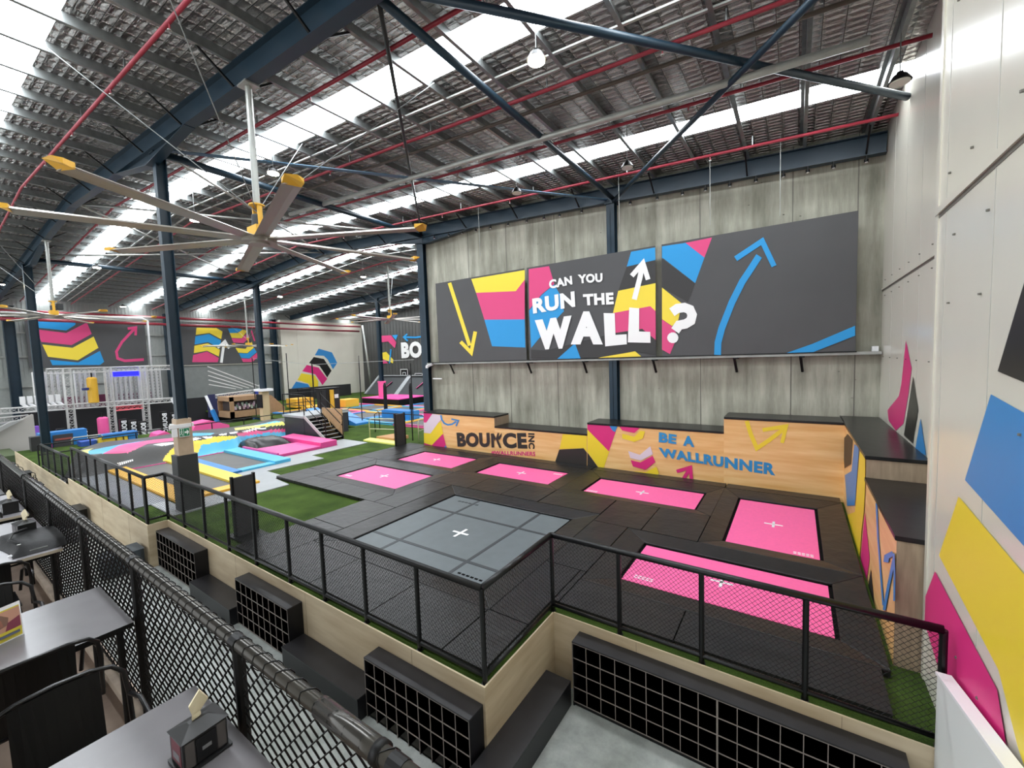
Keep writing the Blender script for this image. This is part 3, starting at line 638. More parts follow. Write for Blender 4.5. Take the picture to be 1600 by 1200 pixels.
def d3(mb):
    d = Deco(mb, 1, YB)
    d.poly(c3((472, 285), (608, 422), (570, 536), (548, 530), (472, 424)), 'Y'); d.poly(c3((472, 428), (546, 530), (472, 515)), 'K'); d.poly(c3((472, 252), (660, 264), (606, 420), (472, 284)), 'm')
    d.poly(c3((610, 262), (660, 264), (645, 300), (628, 290)), 'B'); d.poly(c3((672, 266), (802, 272), (765, 306), (690, 290)), 'm')
    d.poly(c3((690, 310), (765, 330), (800, 292), (832, 295), (818, 340), (765, 362), (690, 340)), 'Y'); d.poly(c3((727, 418), (800, 442), (865, 388), (882, 438), (805, 478), (740, 462)), 'l')
    d.poly(c3((742, 474), (802, 490), (880, 447), (897, 487), (835, 536), (757, 514)), 'm'); d.poly(c3((765, 545), (838, 550), (903, 515), (920, 560), (897, 588), (790, 572)), 'Y')
    d.poly(c3((895, 590), (916, 562), (932, 594)), 'B'); d.stroke(c3((1065, 604), (1112, 528)), 5.5, 'm'); d.stroke(c3((1030, 545), (1116, 520), (1122, 592)), 5.5, 'm')
    d.text('BE', z4((612, 165), (742, 185), (738, 253), (610, 238)), 'T', .05); d.text('A', z4((812, 190), (842, 192), (870, 274), (788, 266)) if False else z4((788, 190), (868, 194), (872, 276), (788, 264)), 'T', .05)
    q = z4((608, 277), (1086, 345), (1084, 424), (622, 345)); d.text('WALLRU', [q[0], q[1], q[2], q[3]], 'T', .05)
def d4(mb):
    d = Deco(mb, 1, YB)
    d.text('NNER', z4((1094, 347), (1468, 398), (1466, 485), (1094, 428)), 'T', .05)
    d.stroke(z4((1255, 82), (1285, 180), (1330, 285), (1420, 225), (1545, 128)), 6.5, 'Y'); d.stroke(z4((1372, 150), (1545, 122), (1515, 245)), 6, 'Y')
jump_box(-12.57, 11.98, -8.98, 12.9, 1.46, 'tall varnished plywood box at the left end with blue curved arrow', d1)
jump_box(-8.98, 11.98, -5.37, 12.9, 1.10, 'low plywood box with yellow and black corner print', d2)
jump_box(-5.37, 11.98, -1.53, 12.9, 1.46, 'plywood box with blue BE A lettering and pink arrow', d3)
jump_box(-1.53, 11.98, .94, 12.9, 1.85, 'tallest plywood box along the wall with a yellow arrow', d4)
q4 = cc(1200, 600, 4); q8 = cc(1280, 700, 4)
def d5(mb):
    d = Deco(mb, 0, .938)
    d.poly(q4((500, 312), (532, 350), (520, 500), (480, 527), (467, 350)), 'K'); d.poly(q4((460, 258), (482, 287), (461, 315)), 'm'); d.poly(q4((543, 375), (573, 402), (546, 760), (497, 762), (483, 570), (525, 545)), 'B')
    d.poly(q4((578, 420), (612, 462), (612, 640), (604, 800), (500, 818), (548, 800)), 'Y'); d.poly(q4((500, 818), (604, 800), (592, 900), (575, 1110)), 'Y')
def d6(mb):
    d = Deco(mb, 0, .938)
    d.poly(q8((288, 402), (318, 690), (298, 843), (258, 720)), 'm'); d.poly(q8((326, 757), (350, 1008), (308, 880)), 'K')
    d.stroke(q8((362, 345), (372, 560), (405, 985)), 2.6, 'B'); d.stroke(q8((412, 1015), (440, 860), (475, 690)), 4.6, 'B'); d.stroke(q8((425, 715), (430, 680), (470, 660)), 8, 'B'); d.stroke(q8((475, 660), (480, 800), (478, 958)), 3, 'B')
jump_box(.94, 8.5, 1.675, 13.15, 1.85, 'plywood box along the right wall with brown and blue print', d5)
jump_box(.94, 6.03, 1.675, 8.49, 1.5, 'lower plywood box at right with a blue zigzag arrow', d6)
# =================================================================== BANNERS
def banner(x0, x1, z0, z1, y, lab, deco):
    b = MB(); n = 24
    for i in range(n):
        xa_, xb_ = x0+(x1-x0)*i/n, x0+(x1-x0)*(i+1)/n
        b.box(xa_, y, z0, xb_, y+.02, z1, M_pal['k'])
    deco(b); return tag(b.build('wall_banner'), lab, 'banner')
YW = 12.85; c6 = cc(400, 300, 4); c7 = cc(800, 300, 4); c8_ = cc(1200, 300, 4)
zt, zb_ = oY(1000, 388, YW).z, oY(1000, 557.5, YW).z
def b1(mb):
    d = Deco(mb, 1, YW)
    d.poly([(736.5, 436), (820, 422), (820, 437), (806, 455), (744, 457.5)], 'y'); d.poly([(744, 457.5), (806, 455), (820, 437), (820, 499), (757, 499.5)], 'p'); d.poly([(757, 499.5), (820, 499), (821, 543), (769, 541)], 'b')
    d.stroke([(702.5, 442), (734, 540)], 5.6, 'y'); d.stroke([(720, 534), (736.5, 551), (743, 518)], 5.6, 'y')
def b2(mb):
    d = Deco(mb, 1, YW)
    d.poly(c7((105, 482), (232, 464), (265, 575), (185, 640), (108, 735)), 'p'); d.poly(c7((108, 740), (187, 643), (265, 578), (300, 640), (325, 745), (215, 862), (120, 975)), 'b')
    d.poly(c7((285, 1043), (395, 945), (430, 1040)), 'b'); d.poly(c7((540, 1038), (770, 995), (808, 1028)), 'y'); d.poly(c7((745, 374), (895, 347), (897, 425), (718, 467)), 'b')
    d.poly(c7((718, 467), (897, 425), (898, 570), (665, 618)), 'kk'); d.poly(c7((665, 618), (898, 570), (898, 745), (865, 714), (632, 757)), 'y'); d.poly(c7((632, 757), (865, 714), (898, 745), (899, 925), (815, 855), (640, 882)), 'p')
    d.poly(c7((640, 882), (815, 855), (899, 925), (899, 1020), (770, 995), (560, 1035), (120, 1040), (120, 985), (215, 990)), 'kk')
    d.poly(c7((285, 1043), (395, 945), (430, 1040)), 'b'); d.poly(c7((540, 1036), (770, 996), (808, 1026)), 'y')
    d.stroke(c7((766, 672), (800, 540), (818, 450)), 8, 'w'); d.stroke(c7((750, 525), (820, 445), (852, 548)), 7.5, 'w')
    d.text('CAN', c7((230, 552), (375, 523), (380, 578), (238, 607)), 'w', .05); d.text('YOU', c7((412, 517), (567, 507), (568, 563), (418, 573)), 'w', .05)
    d.text('RUN', c7((128, 668), (392, 620), (398, 718), (135, 762)), 'w', .05); d.text('THE', c7((445, 640), (636, 628), (638, 702), (450, 710)), 'w', .05)
    d.text('W', c7((145, 806), (375, 774), (340, 975), (185, 990)) if False else c7((145, 802), (375, 772), (378, 975), (150, 988)), 'w', .08); d.text('A', c7((372, 748), (565, 745), (570, 953), (370, 953)), 'w', .08)
    d.text('L', c7((575, 757), (716, 760), (720, 952), (585, 965)), 'w', .1); d.text('L', c7((735, 722), (862, 733), (868, 943), (726, 940)), 'w', .1)
def b3(mb):
    d = Deco(mb, 1, YW)
    d.poly(c7((938, 340), (1085, 318), (1203, 410), (1145, 570), (945, 414), (938, 414)), 'b'); d.poly(c7((1085, 318), (1250, 285), (1203, 410)), 'p'); d.poly(c7((938, 416), (1145, 572), (1100, 690), (938, 597)), 'kk')
    d.poly(c7((938, 597), (1062, 697), (1040, 800), (1002, 838), (938, 795)), 'y'); d.poly(c7((938, 797), (1005, 842), (1035, 900), (988, 1013), (938, 985)), 'p')
    d.stroke(c7((1285, 1018), (1288, 940), (1312, 850), (1375, 690), (1440, 560), (1500, 470), (1545, 400)), 10.5, 'b')
    d.stroke([(1149.5, 404.5), (1191, 377), (1209.5, 416)], 8.5, 'b'); d.poly([(1229, 551.5), (1270, 537), (1336, 509), (1336, 524.5), (1271, 550)], 'b')
    d.stroke(c7((1000, 752), (1035, 728), (1078, 722), (1112, 735), (1127, 768), (1118, 805), (1085, 825), (1045, 832), (1020, 868)), 14.5, 'w')
    d.poly([(801+(1006+35*math.cos(t_*.4488))/4-1, 300+(911+34*math.sin(t_*.4488))/4) for t_ in range(14)], 'w')
X_ = lambda px: oY(px, 480, YW).x
banner(X_(682), X_(820.5), zb_, zt, YW+.0, 'charcoal banner with a yellow down arrow, left of the three on the concrete wall', b1)
banner(X_(825), X_(1024.5), zb_, zt, YW+.0, 'middle banner asking CAN YOU RUN THE WALL in white', b2)
banner(X_(1034.5), X_(1338), zb_, zt, YW+.0, 'wide charcoal banner with a long blue up arrow and white question mark', b3)
b = MB(); b.box(-13.2, 12.9, zb_-.09, 1.66, 13.19, zb_-.02, M_galvd); b.box(-13.1, 12.84, zb_-.03, 1.2, 12.9, zb_, M_black)
tag(b.build('banner_rail'), 'grey horizontal rail along the bottom of the three wall banners', 'rail')
for i, x in enumerate((-11.9, -8.1, -5.9, -3.6, -1.4, .1)):
    b = MB(); b.bar((x, 12.95, zb_-.1), (x+.05, 13.12, zb_-.5), .05, .05, M_black); b.box(x-.03, 12.9, zb_-.13, x+.09, 13.18, zb_-.09, M_black)
    tag(b.build('rail_bracket'), 'black angled bracket under the banner rail on the concrete wall', 'bracket', 'brackets under the banner rail')
t = thing('security_camera', 'pair of white cameras on the column at the left end of the concrete wall', 'camera', (-12.95, 12.8, 3.0)); b = MB(); b.bar((-12.9, 13.0, 3.4), (-12.9, 12.6, 3.3), .1, .1, M_white); b.bar((-12.95, 12.98, 2.75), (-12.4, 12.95, 2.75), .05, .05, M_white); b.build('camera_body', t, bevel=.01)
b = MB(); b.cyl((-12.9, 12.6, 3.22), .06, .1, M_white, 12); b.build('camera_lens', t)
b = MB(); b.box(1.5, 13.05, zb_-.02, 1.62, 13.17, zb_+.1, M_white); tag(b.build('wall_beacon'), 'tiny white unit in the corner at the end of the banner rail', 'sensor')
# =================================================================== CUBBIES AND BENCHES
M_lam = mat('black laminate', '17171a', .32, spec=.35, noise=.1, scale=3); M_lamtop = mat('scuffed black laminate top', '2b2a2c', .33, spec=.4, noise=.25, scale=2.5)
M_edge = mat('pale shelf edge', '8a807a', .5); M_inside = mat('black cubby interior', '020202', 1, spec=0)
def cubby(x0, x1, y0, y1, z1, nc, lab, brk=()):
    t = thing('shoe_cubby', lab, 'shelf unit', ((x0+x1)/2, (y0+y1)/2, LF)); nr = 4; zb = z1-.03-nr*.195
    b = MB(); b.box(x0, y0, z1-.018, x1, y1, z1, M_lamtop); b.build('top_panel', t)
    for x in (x0, x1-.016): b = MB(); b.box(x, y0, LF, x+.016, y1, z1-.018, M_lam); b.build('side_panel', t)
    b = MB(); b.box(x0+.016, y1-.01, LF, x1-.016, y1, z1-.018, M_inside); b.build('back_panel', t)
    b = MB(); b.box(x0+.016, y0+.02, LF, x1-.016, y0+.04, zb, M_lam); b.build('plinth', t)
    for k in range(nr+1):
        z = zb+(z1-.02-zb)*k/nr; b = MB(); b.box(x0+.016, y0+.006, z-.006, x1-.016, y1-.01, z+.004, M_inside); b.box(x0+.01, y0, z-.006, x1-.01, y0+.006, z+.004, M_edge); b.build('shelf', t)
    for k in range(nc+1):
        x = x0+.006+(x1-x0-.012)*k/nc; w_ = .009 if k in brk else .0038; b = MB(); b.box(x-w_, y0+.006, zb, x+w_, y1-.01, z1-.02, M_inside); b.box(x-w_, y0-.001, zb, x+w_, y0+.006, z1-.02, M_edge); b.build('divider', t)
    return t
cubby(-2.36, .86, 4.64, 4.875, -.1, 17, 'long black shoe cubby under the right mesh fence', (9,))
cubby(-4.53, -2.78, 3.08, 3.315, -.17, 9, 'black shoe cubby nearest the protruding plywood corner')
cubby(-8.15, -6.39, 3.08, 3.315, -.14, 9, 'black shoe cubby in the middle, between two black benches')
cubby(-12.15, -9.95, 3.08, 3.315, -.13, 11, 'black shoe cubby furthest left, by the plywood jog')
def bench(x0, y0, x1, y1, z1, lab):
    t = thing('storage_bench', lab, 'bench', ((x0+x1)/2, (y0+y1)/2, LF))
    b = MB(); b.box(x0, y0, LF, x1, y1, z1-.02, M_lam); b.build('bench_base', t, bevel=.004)
    b = MB(); b.box(x0-.005, y0-.005, z1-.02, x1, y1, z1, M_lamtop); b.build('bench_top', t, bevel=.004)
bench(-6.385, 2.96, -4.54, 3.315, -.66, 'low black bench between the two nearest cubbies'); bench(-9.94, 2.96, -8.16, 3.315, -.66, 'low black bench between the middle and furthest left cubbies')
bench(-2.745, 1.6, -2.38, 4.63, -.64, 'long low black bench along the side of the plywood corner')
# =================================================================== MESH FENCES
M_fence = mat('black powder coated fence tube', '0e0e0f', .3, spec=.4); M_wire = mat('black coated wire', '0f0f10', .45, spec=.25)
def chain(b, p, q, z0, z1, cell, r, n=3, m=None):
    p = Vector(p); q = Vector(q); L_ = (q-p).length; k = max(1, round(L_/cell)); u = (q-p)/L_; c = L_/k; h = c/2
    nz = max(2, round((z1-z0)/h)); hz = (z1-z0)/nz; nrm = Vector((-u.y, u.x, 0))
    for i in range(k+1):
        s0 = i*c; pts = []
        for j in range(nz+1):
            s_ = s0+(c/4)*(1 if (j+i) % 2 else -1)*1.0 + 0
            s_ = min(max(s_, 0), L_); w_ = p+u*s_; pts.append((w_.x+nrm.x*r*(1 if j % 2 else -1), w_.y+nrm.y*r*(1 if j % 2 else -1), z0+hz*j))
        b.tube(pts, r, m or M_wire, n)
def chain2(b, p, q, z0, z1, cell, r, n=3, m=None, asp=1.0):
    p = Vector(p); q = Vector(q); L_ = (q-p).length; k = max(1, round(L_/(cell/2))); u = (q-p)/L_; c = L_/k
    nz = max(2, round((z1-z0)/(c*asp))); hz = (z1-z0)/nz; nrm = Vector((-u.y, u.x, 0))
    for i in range(k):
        pts = []
        for j in range(nz+1):
            s_ = (i+((j+i) % 2))*c; w_ = p+u*s_; o_ = r*(1 if (j+i) % 2 else -1)
            pts.append((w_.x+nrm.x*o_, w_.y+nrm.y*o_, z0+hz*j))
        b.tube(pts, r, m or M_wire, n)
def fence(path, posts, zb, zt, lab, cell=.056, wire=.0031):
    """path: corner points of the rail; posts: list of (x, y)"""
    t = thing('mesh_fence', lab, 'fence', (path[0][0], path[0][1], zb)); P3 = lambda z: [(x, y, z) for x, y in path]
    for a, c in zip(path[:-1], path[1:]):
        b = MB(); b.tube([(a[0], a[1], zt), (c[0], c[1], zt)], .038, M_fence, 12); b.build('top_rail', t, smooth=True)
        b = MB(); b.tube([(a[0], a[1], zb+.1), (c[0], c[1], zb+.1)], .026, M_fence, 8); b.build('bottom_rail', t, smooth=True)
    for x, y in posts:
        b = MB(); b.tube([(x, y, zb), (x, y, zt)], .03, M_fence, 8); b.box(x-.035, y-.035, zb, x+.035, y+.035, zb+.012, M_fence); b.build('fence_post', t)
    for a, c in zip(posts[:-1], posts[1:]):
        b = MB(); chain2(b, (a[0], a[1], 0), (c[0], c[1], 0), zb+.11, zt-.02, cell, wire); b.build('mesh_panel', t)
YF = 3.39
fence([(-12.37, 3.01), (-12.37, YF), (-2.80, YF), (-2.80, 4.95), (1.09, 4.95)], [(-12.37, 3.01), (-12.37, YF), (-11.35, YF), (-10.2, YF), (-9.1, YF), (-8.0, YF), (-6.85, YF), (-5.86, YF), (-4.86, YF), (-3.82, YF), (-2.80, YF), (-2.80, 4.95), (-1.83, 4.95), (-.86, 4.95), (.11, 4.95), (1.09, 4.95)], 0, 1.1,
      'black mesh fence zigzagging round the trampoline deck above the cubbies')
fence([(-19.5, 3.01), (-12.43, 3.01)], [(-19.5, 3.01), (-18.6, 3.01), (-17.65, 3.01), (-16.65, 3.01), (-15.55, 3.01), (-14.5, 3.01), (-13.45, 3.01), (-12.43, 3.01)], 0, 1.1, 'black mesh fence in front of the dark landing airbag', .08, .0022)
b = MB()
# right end cross pole
# =================================================================== CAFE: NEAR RAILING
YR = .778; ZR1 = 2.35
M_tube = mat('grey black gloss pipe', '4a4844', .2, metal=.5, spec=.6); M_chain = mat('black pvc chain link', '0a0a0b', .4, spec=.3)
t = thing('cafe_railing', 'black chain link railing with thick pipe top, along the cafe tables', 'railing', (-5, YR, MZ))
b = MB(); b.tube([(-13.5, YR, ZR1), (-.9, YR, ZR1)], .03, M_tube, 16); b.build('top_pipe', t, smooth=True)
b = MB(); b.tube([(-1.42, YR, ZR1), (-1.08, YR, ZR1)], .036, M_tube, 16); b.tube([(-1.1, YR, ZR1), (-1.07, YR, ZR1)], .039, M_black, 16); b.build('pipe_sleeve', t, smooth=True)
PX2 = [-12.4, -11.0, -9.79, -7.7, -6.26, -4.94, -3.56, -2.08, -1.0]
for x in PX2:
    b = MB(); b.tube([(x, YR, MZ), (x, YR, ZR1-.02)], .025, M_black, 10); b.tube([(x-.03, YR, ZR1), (x+.03, YR, ZR1)], .0335, M_black, 14); b.cyl((x, YR, MZ), .06, .02, M_black, 12); b.build('railing_post', t)
for a, c in zip(PX2[:-1], PX2[1:]):
    b = MB(); chain2(b, (a, YR, 0), (c, YR, 0), MZ+.07, ZR1-.02, .082 if a > -9 else .11, .0042, 5 if a > -6 else 4, M_chain, 1.0)
    b.build('chain_link_panel', t, smooth=True)
    b = MB(); b.tube([(a, YR, MZ+.07), (c, YR, MZ+.07)], .004, M_chain, 5)
    if a > -8:
        n = round((c-a)/.092)
        for k in range(n):
            x = a+(k+.5)*(c-a)/n; pts = [(x+.02*math.sin(q*.5), YR+.035*math.sin(q*math.pi/5), ZR1+.035*math.cos(q*math.pi/5)) for q in range(10)]
            b.tube(pts, .0024, M_chain, 4, closed=True)
    b.build('tie_wire', t)['kind'] = 'stuff'
b = MB(); b.tube([(-14, .45, MZ+.03), (-2.4, .45, MZ+.03)], .012, M_galvd, 6); tag(b.build('floor_cable'), 'thin cable running along the mezzanine floor under the tables', 'cable')
# =================================================================== TABLES
M_tt = mat('dark grey laminate table top', '6c696b', .26, spec=.6, noise=.08, scale=4); M_te = mat('pale table edge', 'b8ac98', .5)
def table(x0, x1, y0, y1, lab, edge=M_black, top=M_tt):
    t = thing('cafe_table', lab, 'table', ((x0+x1)/2, (y0+y1)/2, MZ)); z = 1.98
    b = MB(); b.box(x0, y0, z-.028, x1, y1, z, edge, top); b.build('table_top', t, bevel=.003)
    for x in (x0+.06, x1-.06):
        for y in (y0+.06, y1-.06): b = MB(); b.tube([(x, y, MZ), (x+(.0 if x < (x0+x1)/2 else 0), y, z-.03)], .018, M_black, 8); b.build('table_leg', t)
    b = MB(); b.box(x0+.05, y0+.05, z-.06, x1-.05, y1-.05, z-.028, M_black); b.build('table_frame', t)
table(-2.52, -1.7, -.62, .738, 'dark cafe table nearest the camera, holding a napkin dispenser')
table(-4.31, -3.5, -.62, .738, 'dark cafe table in the middle holding the folded menu card')
table(-7.05, -5.56, -.62, .74, 'long pale-topped cafe table with a black bag on its corner', M_te, mat('pale grey laminate', '8f8c90', .32, spec=.6))
table(-8.7, -7.3, -.62, .74, 'pale-topped cafe table at the far left with papers', M_te, MATS['pale grey laminate'])
# =================================================================== CHAIRS (built facing +x at the origin, then set in place)
def chair():
    t = thing('cafe_chair', 'x', 'chair'); R_ = .011
    b = MB(); b.box(-.19, -.19, .44, .19, .19, .452, M_blackgloss); b.build('seat', t, bevel=.006)
    b = MB(); b.tube([(-.17, -.25, .43), (-.21, -.25, .66), (-.225, -.24, .78), (-.24, -.2, .825), (-.255, -.12, .845), (-.262, 0, .85), (-.255, .12, .845), (-.24, .2, .825), (-.225, .24, .78), (-.21, .25, .66), (-.17, .25, .43)], R_, M_blackgloss, 10); b.build('back_hoop', t, smooth=True)
    b = MB(); v = []; n = 8
    for j in range(n+1):
        y = -.15+.3*j/n; c = -.03*(1-(y/.15)**2); v += [(-.18+c*.3, y, .46), (-.232+c, y, .838)]
    b.add(v+[(x+.008, y, z) for x, y, z in v], [(2*j, 2*j+1, 2*j+3, 2*j+2) for j in range(n)]+[(2*j+2*n+4, 2*j+2*n+5, 2*j+2*n+3, 2*j+2*n+2)[::1] for j in range(n)], M_black); b.build('back_panel', t)
    for s_ in (-1, 1):
        b = MB(); b.tube([(-.215, s_*.25, .66), (-.1, s_*.27, .675), (.1, s_*.26, .67), (.17, s_*.24, .63), (.18, s_*.22, .45)], R_, M_blackgloss, 8); b.build('armrest', t, smooth=True)
    for sx in (-1, 1):
        for sy in (-1, 1): b = MB(); b.tube([(sx*.17, sy*.17, .44), (sx*.22, sy*.22, 0)], [.014, .01], M_blackgloss, 8); b.build('chair_leg', t)
    return t
ch = chair(); ch.location = (-2.66, .31, MZ); ch['label'] = 'black metal cafe chair with curved back at the nearest table'
for x, y, r, lab in ((-3.56, .30, math.pi, 'black metal cafe chair on the near side of the menu card table'), (-4.42, .20, 0, 'black metal cafe chair on the far side of the menu card table'),
                     (-5.42, .25, math.pi, 'black metal cafe chair at the end of the long pale table'), (-2.7, -.42, 0, 'second black chair at the nearest table, cut by the photo edge'), (-7.15, .3, 0, 'black metal cafe chair between the two pale tables')):
    copy_tree(ch, None, (x, y, MZ), r, lab)
# =================================================================== THINGS ON TABLES
def dispenser(x, y, rot, lab, red=True):
    t = thing('napkin_dispenser', lab, 'napkin dispenser', (0, 0, 0)); mk = mat('black plastic', '1c1c1d', .35, spec=.5)
    b = MB(); b.box(-.09, -.075, 0, .09, .075, .012, mk); b.box(-.08, -.062, .012, .08, .062, .135, mk); b.build('dispenser_body', t, bevel=.004)
    b = MB(); v = [(-.088, -.07, .135), (.088, -.07, .135), (.088, .07, .135), (-.088, .07, .135), (-.035, -.012, .162), (.035, -.012, .162), (.035, .012, .162), (-.035, .012, .162)]
    b.add(v, [(0, 3, 2, 1), (0, 1, 5, 4), (1, 2, 6, 5), (2, 3, 7, 6), (3, 0, 4, 7), (4, 5, 6, 7)], mat('matt black lid', '2c2c2c', .45)); b.build('dispenser_lid', t, bevel=.003)
    b = MB(); b.box(-.035, -.0645, .02, .035, -.061, .12, mat('black window', '080808', .2)); b.box(-.015, -.0655, .06, .018, -.064, .075, mat('grey badge', '77777a', .4)); b.build('side_panel', t)
    for x_ in (-.072, .04): b = MB(); b.box(x_, -.0635, .02, x_+.032, -.062, .125, mat('clear smoky plastic', '55504e', .2)); b.build('smoky_window', t)
    if red:
        b = MB(); b.box(-.0815, -.045, .03, -.0802, .045, .125, mat('faded red card', '6e3b42', .5)); b.box(-.0822, -.03, .045, -.0814, .03, .075, MATS['grey badge']); b.build('promo_card', t)
    b = MB(); v = [(-.022, 0, .15), (.016, .004, .15), (.012, .008, .178), (.046, .014, .205), (.014, .004, .268), (-.03, -.006, .228), (-.02, -.004, .185)]
    b.add(v+[(a+.004, c+.012, d) for a, c, d in v], [tuple(range(7)), tuple(range(13, 6, -1))]+[(i, i+7, (i+1) % 7+7, (i+1) % 7) for i in range(7)], mat('cream napkin', 'e8dcba', .8)); b.build('napkin', t)
    t.location = (x, y, 1.98); t.rotation_euler = (0, 0, rot); return t
dispenser(-2.05, .6, math.radians(92), 'black napkin dispenser with cream napkin on the nearest table')
dispenser(-6.32, .6, math.radians(8), 'black napkin dispenser behind the black bag on the long pale table', False)
dispenser(-7.55, .62, math.radians(5), 'black napkin dispenser on the far left table', False)
t = thing('menu_card', 'folded menu card with yellow border and photo of a person', 'menu', (-4.02, .2, 1.98))
p0, p1 = oZ(38, 990, 1.98), oZ(0, 1008, 1.98); p1 = p0+(p1-p0)*3.0; H_ = .2
b = MB(); n_ = Vector((.004, 0, 0)); tl = Vector((-.05, 0, H_))
mw = M_white; my = mat('menu yellow', 'c9b93a', .5); mbr = mat('menu brown', '7a5a4c', .6); msk = mat('menu skin tone', 'b98a74', .6); mmr = mat('menu maroon', '7a3445', .6)
def mc(u, v, k=0): return p0*(1-u)+p1*u+tl*v+Vector((.002*k+.001, 0, .001*k))
def mq(b, u0, v0, u1, v1, m, k): b.face([mc(u0, v0, k), mc(u1, v0, k), mc(u1, v1, k), mc(u0, v1, k)], m)
b.prism([mc(0, 0), mc(1, 0), mc(1, 1), mc(0, 1)], (-.004, 0, 0), mw); mq(b, .02, .03, .98, .9, my, 1); mq(b, .02, .2, .98, .86, msk, 2)
b.face([mc(.2, .45, 3), mc(.45, .35, 3), mc(.6, .6, 3), mc(.45, .8, 3), mc(.28, .78, 3), mc(.18, .65, 3)], mbr); b.face([mc(.26, .45, 4), mc(.42, .42, 4), mc(.46, .62, 4), mc(.28, .64, 4)], mat('menu face tone', '8f5d4c', .6)); b.face([mc(.03, .3, 3), mc(.25, .25, 3), mc(.2, .5, 3), mc(.03, .6, 3)], mmr)
mq(b, .02, .2, .98, .28, my, 5); mq(b, .05, .12, .6, .19, mat('menu slate', '585e70', .6), 6)
b.build('front_leaf', t)
b = MB(); q0 = p0+Vector((-.17, .0, 0)); q1 = p1+Vector((-.17, 0, 0)); b.prism([q0, q1, p1+tl, p0+tl], (-.003, 0, 0), mw); b.build('rear_leaf', t)
# bag
t = thing('shoulder_bag', 'flat black fabric bag lying on the corner of the long pale table', 'bag', (-5.95, .62, 1.98)); M_bag = mat('black nylon', '0f0f11', .6, bump=.15, bscale=30)
b = MB(); nx, ny = 14, 8; X0, X1, Y0, Y1 = -6.33, -5.62, .42, .87; v = []; 
for i in range(nx+1):
    for j in range(ny+1):
        u, w_ = i/nx*2-1, j/ny*2-1; e = (1-u**6)*(1-w_**6); v.append((X0+(X1-X0)*i/nx, Y0+(Y1-Y0)*j/ny+.03*math.sin(u*2), 1.985+.07*e**.35*(1+.15*math.sin(u*4+w_*2))))
o_ = len(v); v += [(a, c, 1.983) for a, c, d in v]
f = [(i*(ny+1)+j, (i+1)*(ny+1)+j, (i+1)*(ny+1)+j+1, i*(ny+1)+j+1) for i in range(nx) for j in range(ny)]; f += [tuple(o_+k for k in q[::-1]) for q in f]
b.add(v, f, M_bag); b.build('bag_body', t, smooth=True)
b = MB(); b.box(-5.66, .55, 2.01, -5.64, .66, 2.016, M_galvd); b.cyl((-5.72, .5, 2.066), .012, .006, M_galvd, 8); b.build('zip_pull', t)
b = MB(); b.tube([(-5.75, .5, 2.07), (-5.9, .46, 2.08), (-6.1, .5, 2.085), (-6.2, .6, 2.08)], .012, M_bag, 8); b.build('bag_strap', t, smooth=True)
b = MB(); b.cyl((-5.72, .46, 1.98), .03, .012, M_white, 14); tag(b.build('white_coaster'), 'small round white disc by the black bag on the pale table', 'disc')
b = MB(); b.box(-8.2, .42, 1.981, -7.5, .56, 1.993, M_white); tag(b.build('menu_board'), 'white menu board lying on the far left table', 'menu')
b = MB(); b.box(-8.1, .6, 1.981, -7.75, .68, 2.006, M_black); tag(b.build('black_case'), 'small black case beside the menu board on the far left table', 'case')
b = MB(); b.cyl((-9.0, .55, 1.98), .06, .1, M_white, 16, .05); tag(b.build('white_cup'), 'white cup with red print at the far left edge', 'cup')
b = MB(); b.box(-9.5, -.1, MZ, -8.78, .7, 1.98, M_black); tag(b.build('side_cabinet', bevel=.01), 'dark low cabinet behind the far left table', 'cabinet')
# =================================================================== WHITE HALF WALL AT RIGHT
t = thing('stair_side_wall', 'white half wall with sloping top beside the right wall graphics', 'half wall', (1.08, 4.3, LF))
s0, s1 = oX(1472, 1052, 1.08), oX(1555, 1165, 1.08); sl = (s1.z-s0.z)/(s1.y-s0.y); ye = 3.0; ze = s0.z+sl*(ye-s0.y)
b = MB(); b.prism([(1.04, 4.86, LF), (1.04, 4.86, s0.z), (1.04, ye, ze), (1.04, ye, LF)], (.08, 0, 0), mat('white painted board', 'dcdedb', .5)); b.build('board', t)
b = MB(); b.bar((1.08, 4.87, s0.z+.012), (1.08, ye, ze+.012), .1, .025, M_white); b.build('top_cap', t)
t = thing('stair_handrail', 'black handrail with bracket beside the white half wall', 'handrail', (1.1, 3.6, .9)); b = MB(); b.tube([(1.13, 3.95, .82), (1.13, 3.2, .98)], .025, M_black, 10); b.build('rail_tube', t, smooth=True)
b = MB(); b.bar((1.1, 3.95, .93), (1.13, 3.75, .99), .03, .012, mat('pale beige bracket', 'c9b79b', .5)); b.bar((1.1, 3.78, .9), (1.1, 3.78, 1.0), .02, .02, MATS['pale beige bracket']); b.build('rail_bracket', t)
